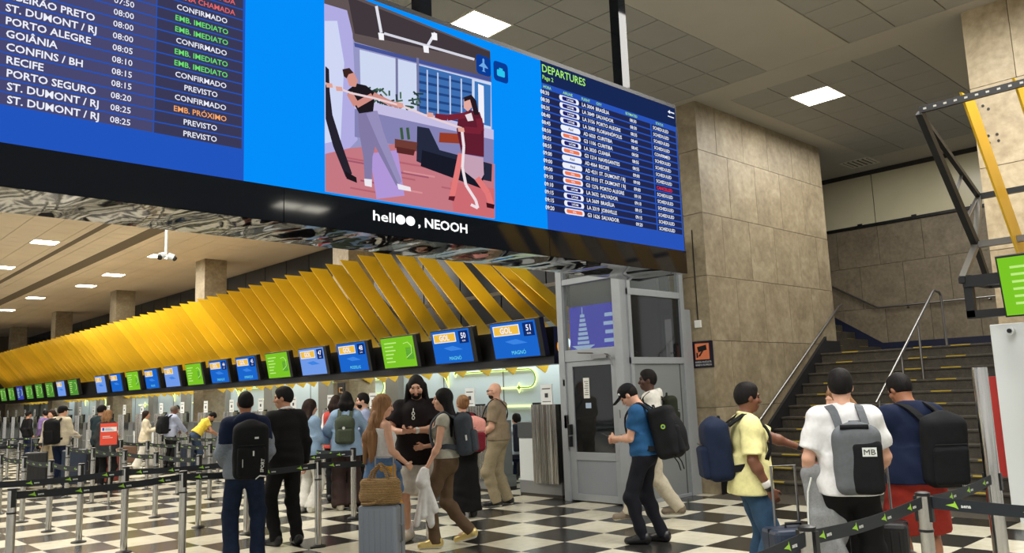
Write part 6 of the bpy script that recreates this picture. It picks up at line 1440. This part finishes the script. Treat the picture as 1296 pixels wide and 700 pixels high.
P = person(fpos(214, 592), -55, 1.70, (-25, 14), lean=6, skin='brown', label='person in pale blue shirt leaning to the desk with black backpack', h=.017, hair='short', haircol=mat('hair_grey_brown', (90, 80, 72), .6), top=dict(mat=fab('pale_lilac', (170, 180, 206)), hem=.86, sleeve=2, fit=.03), bottom=dict(mat=BLK, fit=.03), shoes=(SH_B, SH_B), hands=((-.2, .4, 1.05), (.2, .4, 1.0)))
backpack(P, 'black backpack on the person in the pale blue shirt', BAGB, size=(.33, .22, .50), ztop=1.44, shape='bulge')
P = person(fpos(246, 596), -72, 1.66, (0, 20), lean=38, skin='mid', sex='f', label='person in yellow top and blue jeans bending over the desk', h=.017, hair='short', top=dict(mat=YB, hem=1.0, sleeve=.5, fit=.02), bottom=dict(mat=fab('mid_jeans', (56, 72, 96)), fit=.02), shoes=(SH_B, SH_B), hands=((-.2, .45, 1.32), (.2, .45, 1.30)))
for (x, y, rel, c1, c2, lab_) in [(33, 585, -60, BLK, NAVY, 'person in black in the far left of the hall'), (55, 583, 30, fab('lilac', (120, 100, 150)), BLK, 'person in lilac in the far left of the hall'), (223, 578, 160, BLK, BLK, 'person in black behind the desks beyond the pale blue shirt')]:
    person(fpos(x, y), rel, 1.7, (0, 0), skin='mid', label=lab_, h=.024, hair='short', top=dict(mat=c1, hem=.86, sleeve=2, fit=.02), bottom=dict(mat=c2, fit=.02), shoes=(SH_B, SH_B))

# ---------------------------------------------------------------- luggage and small things
M_SILVER = mat('case_silver', (134, 142, 154), .38, .35); M_CNAVY = mat('case_navy', (34, 46, 66), .45); M_CBLK = mat('case_black', (22, 22, 24), .5); M_CRED = mat('case_copper', (150, 70, 58), .45)
def scase(px, py, *a, **k): x, y = fpos(px, py); return suitcase((x, y, 0), *a, **k)
sx, sy = fpos(484, 716); rzs = math.atan2(sy, sx)-PI/2-.42
sc1 = suitcase((sx, sy, 0), rzs, .42, .25, .60, M_SILVER, 'silver hard suitcase in front of the woman with long light hair', handle=.46)
# straw bag on the silver suitcase
def weave():
    m = bpy.data.materials.new('woven_straw'); m.use_nodes = True; nt = m.node_tree; b = nt.nodes['Principled BSDF']; tc = nt.nodes.new('ShaderNodeTexCoord')
    w1_ = nt.nodes.new('ShaderNodeTexWave'); w1_.bands_direction = 'Z'; w1_.inputs['Scale'].default_value = 22; w1_.inputs['Distortion'].default_value = 2.5; w1_.inputs['Detail Scale'].default_value = 6
    r = nt.nodes.new('ShaderNodeValToRGB'); r.color_ramp.elements[0].color = lin((112, 80, 44))+(1,); r.color_ramp.elements[1].color = lin((206, 168, 112))+(1,)
    bp = nt.nodes.new('ShaderNodeBump'); bp.inputs['Strength'].default_value = .9; bp.inputs['Distance'].default_value = .012
    nt.links.new(tc.outputs['Object'], w1_.inputs['Vector']); nt.links.new(w1_.outputs['Fac'], r.inputs['Fac']); nt.links.new(r.outputs['Color'], b.inputs['Base Color']); nt.links.new(w1_.outputs['Fac'], bp.inputs['Height']); nt.links.new(bp.outputs['Normal'], b.inputs['Normal']); b.inputs['Roughness'].default_value = .8
    return m
M_STRAW = weave()
o = empty('straw_bag', (sx, sy, .60), rzs, 'woven straw handbag resting on the silver suitcase', 'bag'); bz = np.array([0, -.02, 0])
v = Vol(); v.box((0, -.02, .13), (.21, .085, .13), .06, None, .04); v.ell((0, -.02, .10), (.225, .10, .11), None, .04); v.clip((0, 0, .0), (0, 0, -1)); v.clip((0, 0, .27), (0, 0, 1)); vmesh('bag_body', v.mesh(.009, wr=.004, seed=2), [M_STRAW], o, (0, 0, 0))
for s in (-1, 1): MB().tube([(-.12, -.02+s*.05, .22), (-.07, -.02+s*.045, .33), (0, -.02+s*.02, .40), (.07, -.02+s*.045, .33), (.12, -.02+s*.05, .22)], .016, 8).build('handle', M_STRAW, o, smooth=True)
MB().tube([(.17, -.10, .2), (.10, -.125, .08), (-.05, -.13, .02), (-.17, -.11, .015)], .014, 8).build('loose_strap', M_STRAW, o, smooth=True)
scase(1013, 775, math.atan2(3, 6)-PI/2+.5, .40, .26, .60, M_CNAVY, 'navy ribbed suitcase between the yellow shirt and the white T-shirt', handle=.44)
scase(1122, 770, math.atan2(2.5, 6.5)-PI/2, .40, .28, .62, M_CBLK, 'black suitcase in front of the man in red shorts', handle=.40)
x, y = fpos(1104, 752); o = empty('garment_bag', (x, y, .0), math.atan2(y, x)-PI/2, 'grey-blue soft bag beside the black suitcase', 'bag')
v = Vol(); v.box((0, 0, .36), (.12, .10, .34), .08, None, .04); vmesh('bag_body', v.mesh(.012, wr=.014, wdir=(1, 1, .5), seed=31), [fab('dusty_blue', (112, 126, 138))], o, (0, 0, 0)); MB().tube([(-.06, 0, .68), (-.05, 0, .78), (.05, 0, .78), (.06, 0, .68)], .012, 6).build('handle', M_STEEL2, o, smooth=True)
for (x, y, w__, d__, h__, m, lab_) in [(44, 618, .45, .3, .78, M_CBLK, 'tall black suitcase left of the man in the black cap'), (93, 616, .5, .32, .80, M_CNAVY, 'tall dark blue suitcase right of the man in the black cap'), (144, 612, .42, .28, .66, M_CRED, 'copper red suitcase below the red notice'), (233, 597, .45, .3, .66, M_CNAVY, 'dark suitcase beside the person in yellow top'), (108, 604, .4, .28, .6, M_CBLK, 'small black suitcase behind the dark blue one'), (163, 588, .42, .3, .55, mat('case_brown', (96, 70, 54), .6), 'brown suitcase beside the woman in cream')]:
    scase(x, y, math.atan2(20, 6)-PI/2, w__, d__, h__, m, lab_, handle=.3)
# red notice standing on a stanchion of the left queue
xy = fpos(137, 636)
o = empty('queue_notice', (xy[0], xy[1], 0), math.atan2(xy[1], xy[0])-PI/2, 'red and white notice board on a pole in the left queue', 'sign'); MB().lathe([(.14, 0), (.14, .02), (.02, .03), (.02, 1.0)], 16).build('pole', M_STEEL, o)
_ch = empty('notice_head', (-.03, 0, 1.0)); _ch.parent = o; _ch.scale = (.82, .9, .88)
MB().box(-.17, .17, -.008, .008, .02, .46).build('board', mat('notice_red', (214, 70, 48), .5), _ch); MB().box(-.155, .155, -.011, -.009, .29, .38).build('white_field', M_TW, _ch)
b = MB(); b.box(-.13, -.09, -.013, -.011, .31, .37)
for k in range(3): b.box(-.07, .10-.03*k, -.013, -.011, .315+.02*k, .322+.02*k)
b.build('print', mat('print_blue', (40, 60, 160), .5), _ch); b = MB()
for k in range(2): b.box(-.12, .08-.05*k, -.011, -.009, .16+.03*k, .17+.03*k)
b.build('print_pale', M_TW, _ch)
# black pole sign with orange mark among the desks
p = on_X(433, 520, 8.6); o = empty('pole_sign', (8.6, p[1], 0), 0, 'black sign with amber mark on a pole above the denim group', 'sign')
MB().tube([(0, 0, 0), (0, 0, 1.75)], .02, 8).lathe([(.16, 0), (.16, .02), (.03, .03)], 20).build('pole', M_STEEL2, o); MB().box(-.02, .0, -.13, .13, 1.45, 2.0).build('board', M_BLACK, o)
b = MB().tube([(-.024, -.05, 1.9), (-.024, .05, 1.9), (-.024, .05, 1.82), (-.024, -.05, 1.82), (-.024, -.05, 1.72), (-.024, .05, 1.70)], .012, 5); b.build('amber_mark', mat('amber_mark', (214, 160, 80), .5), o)
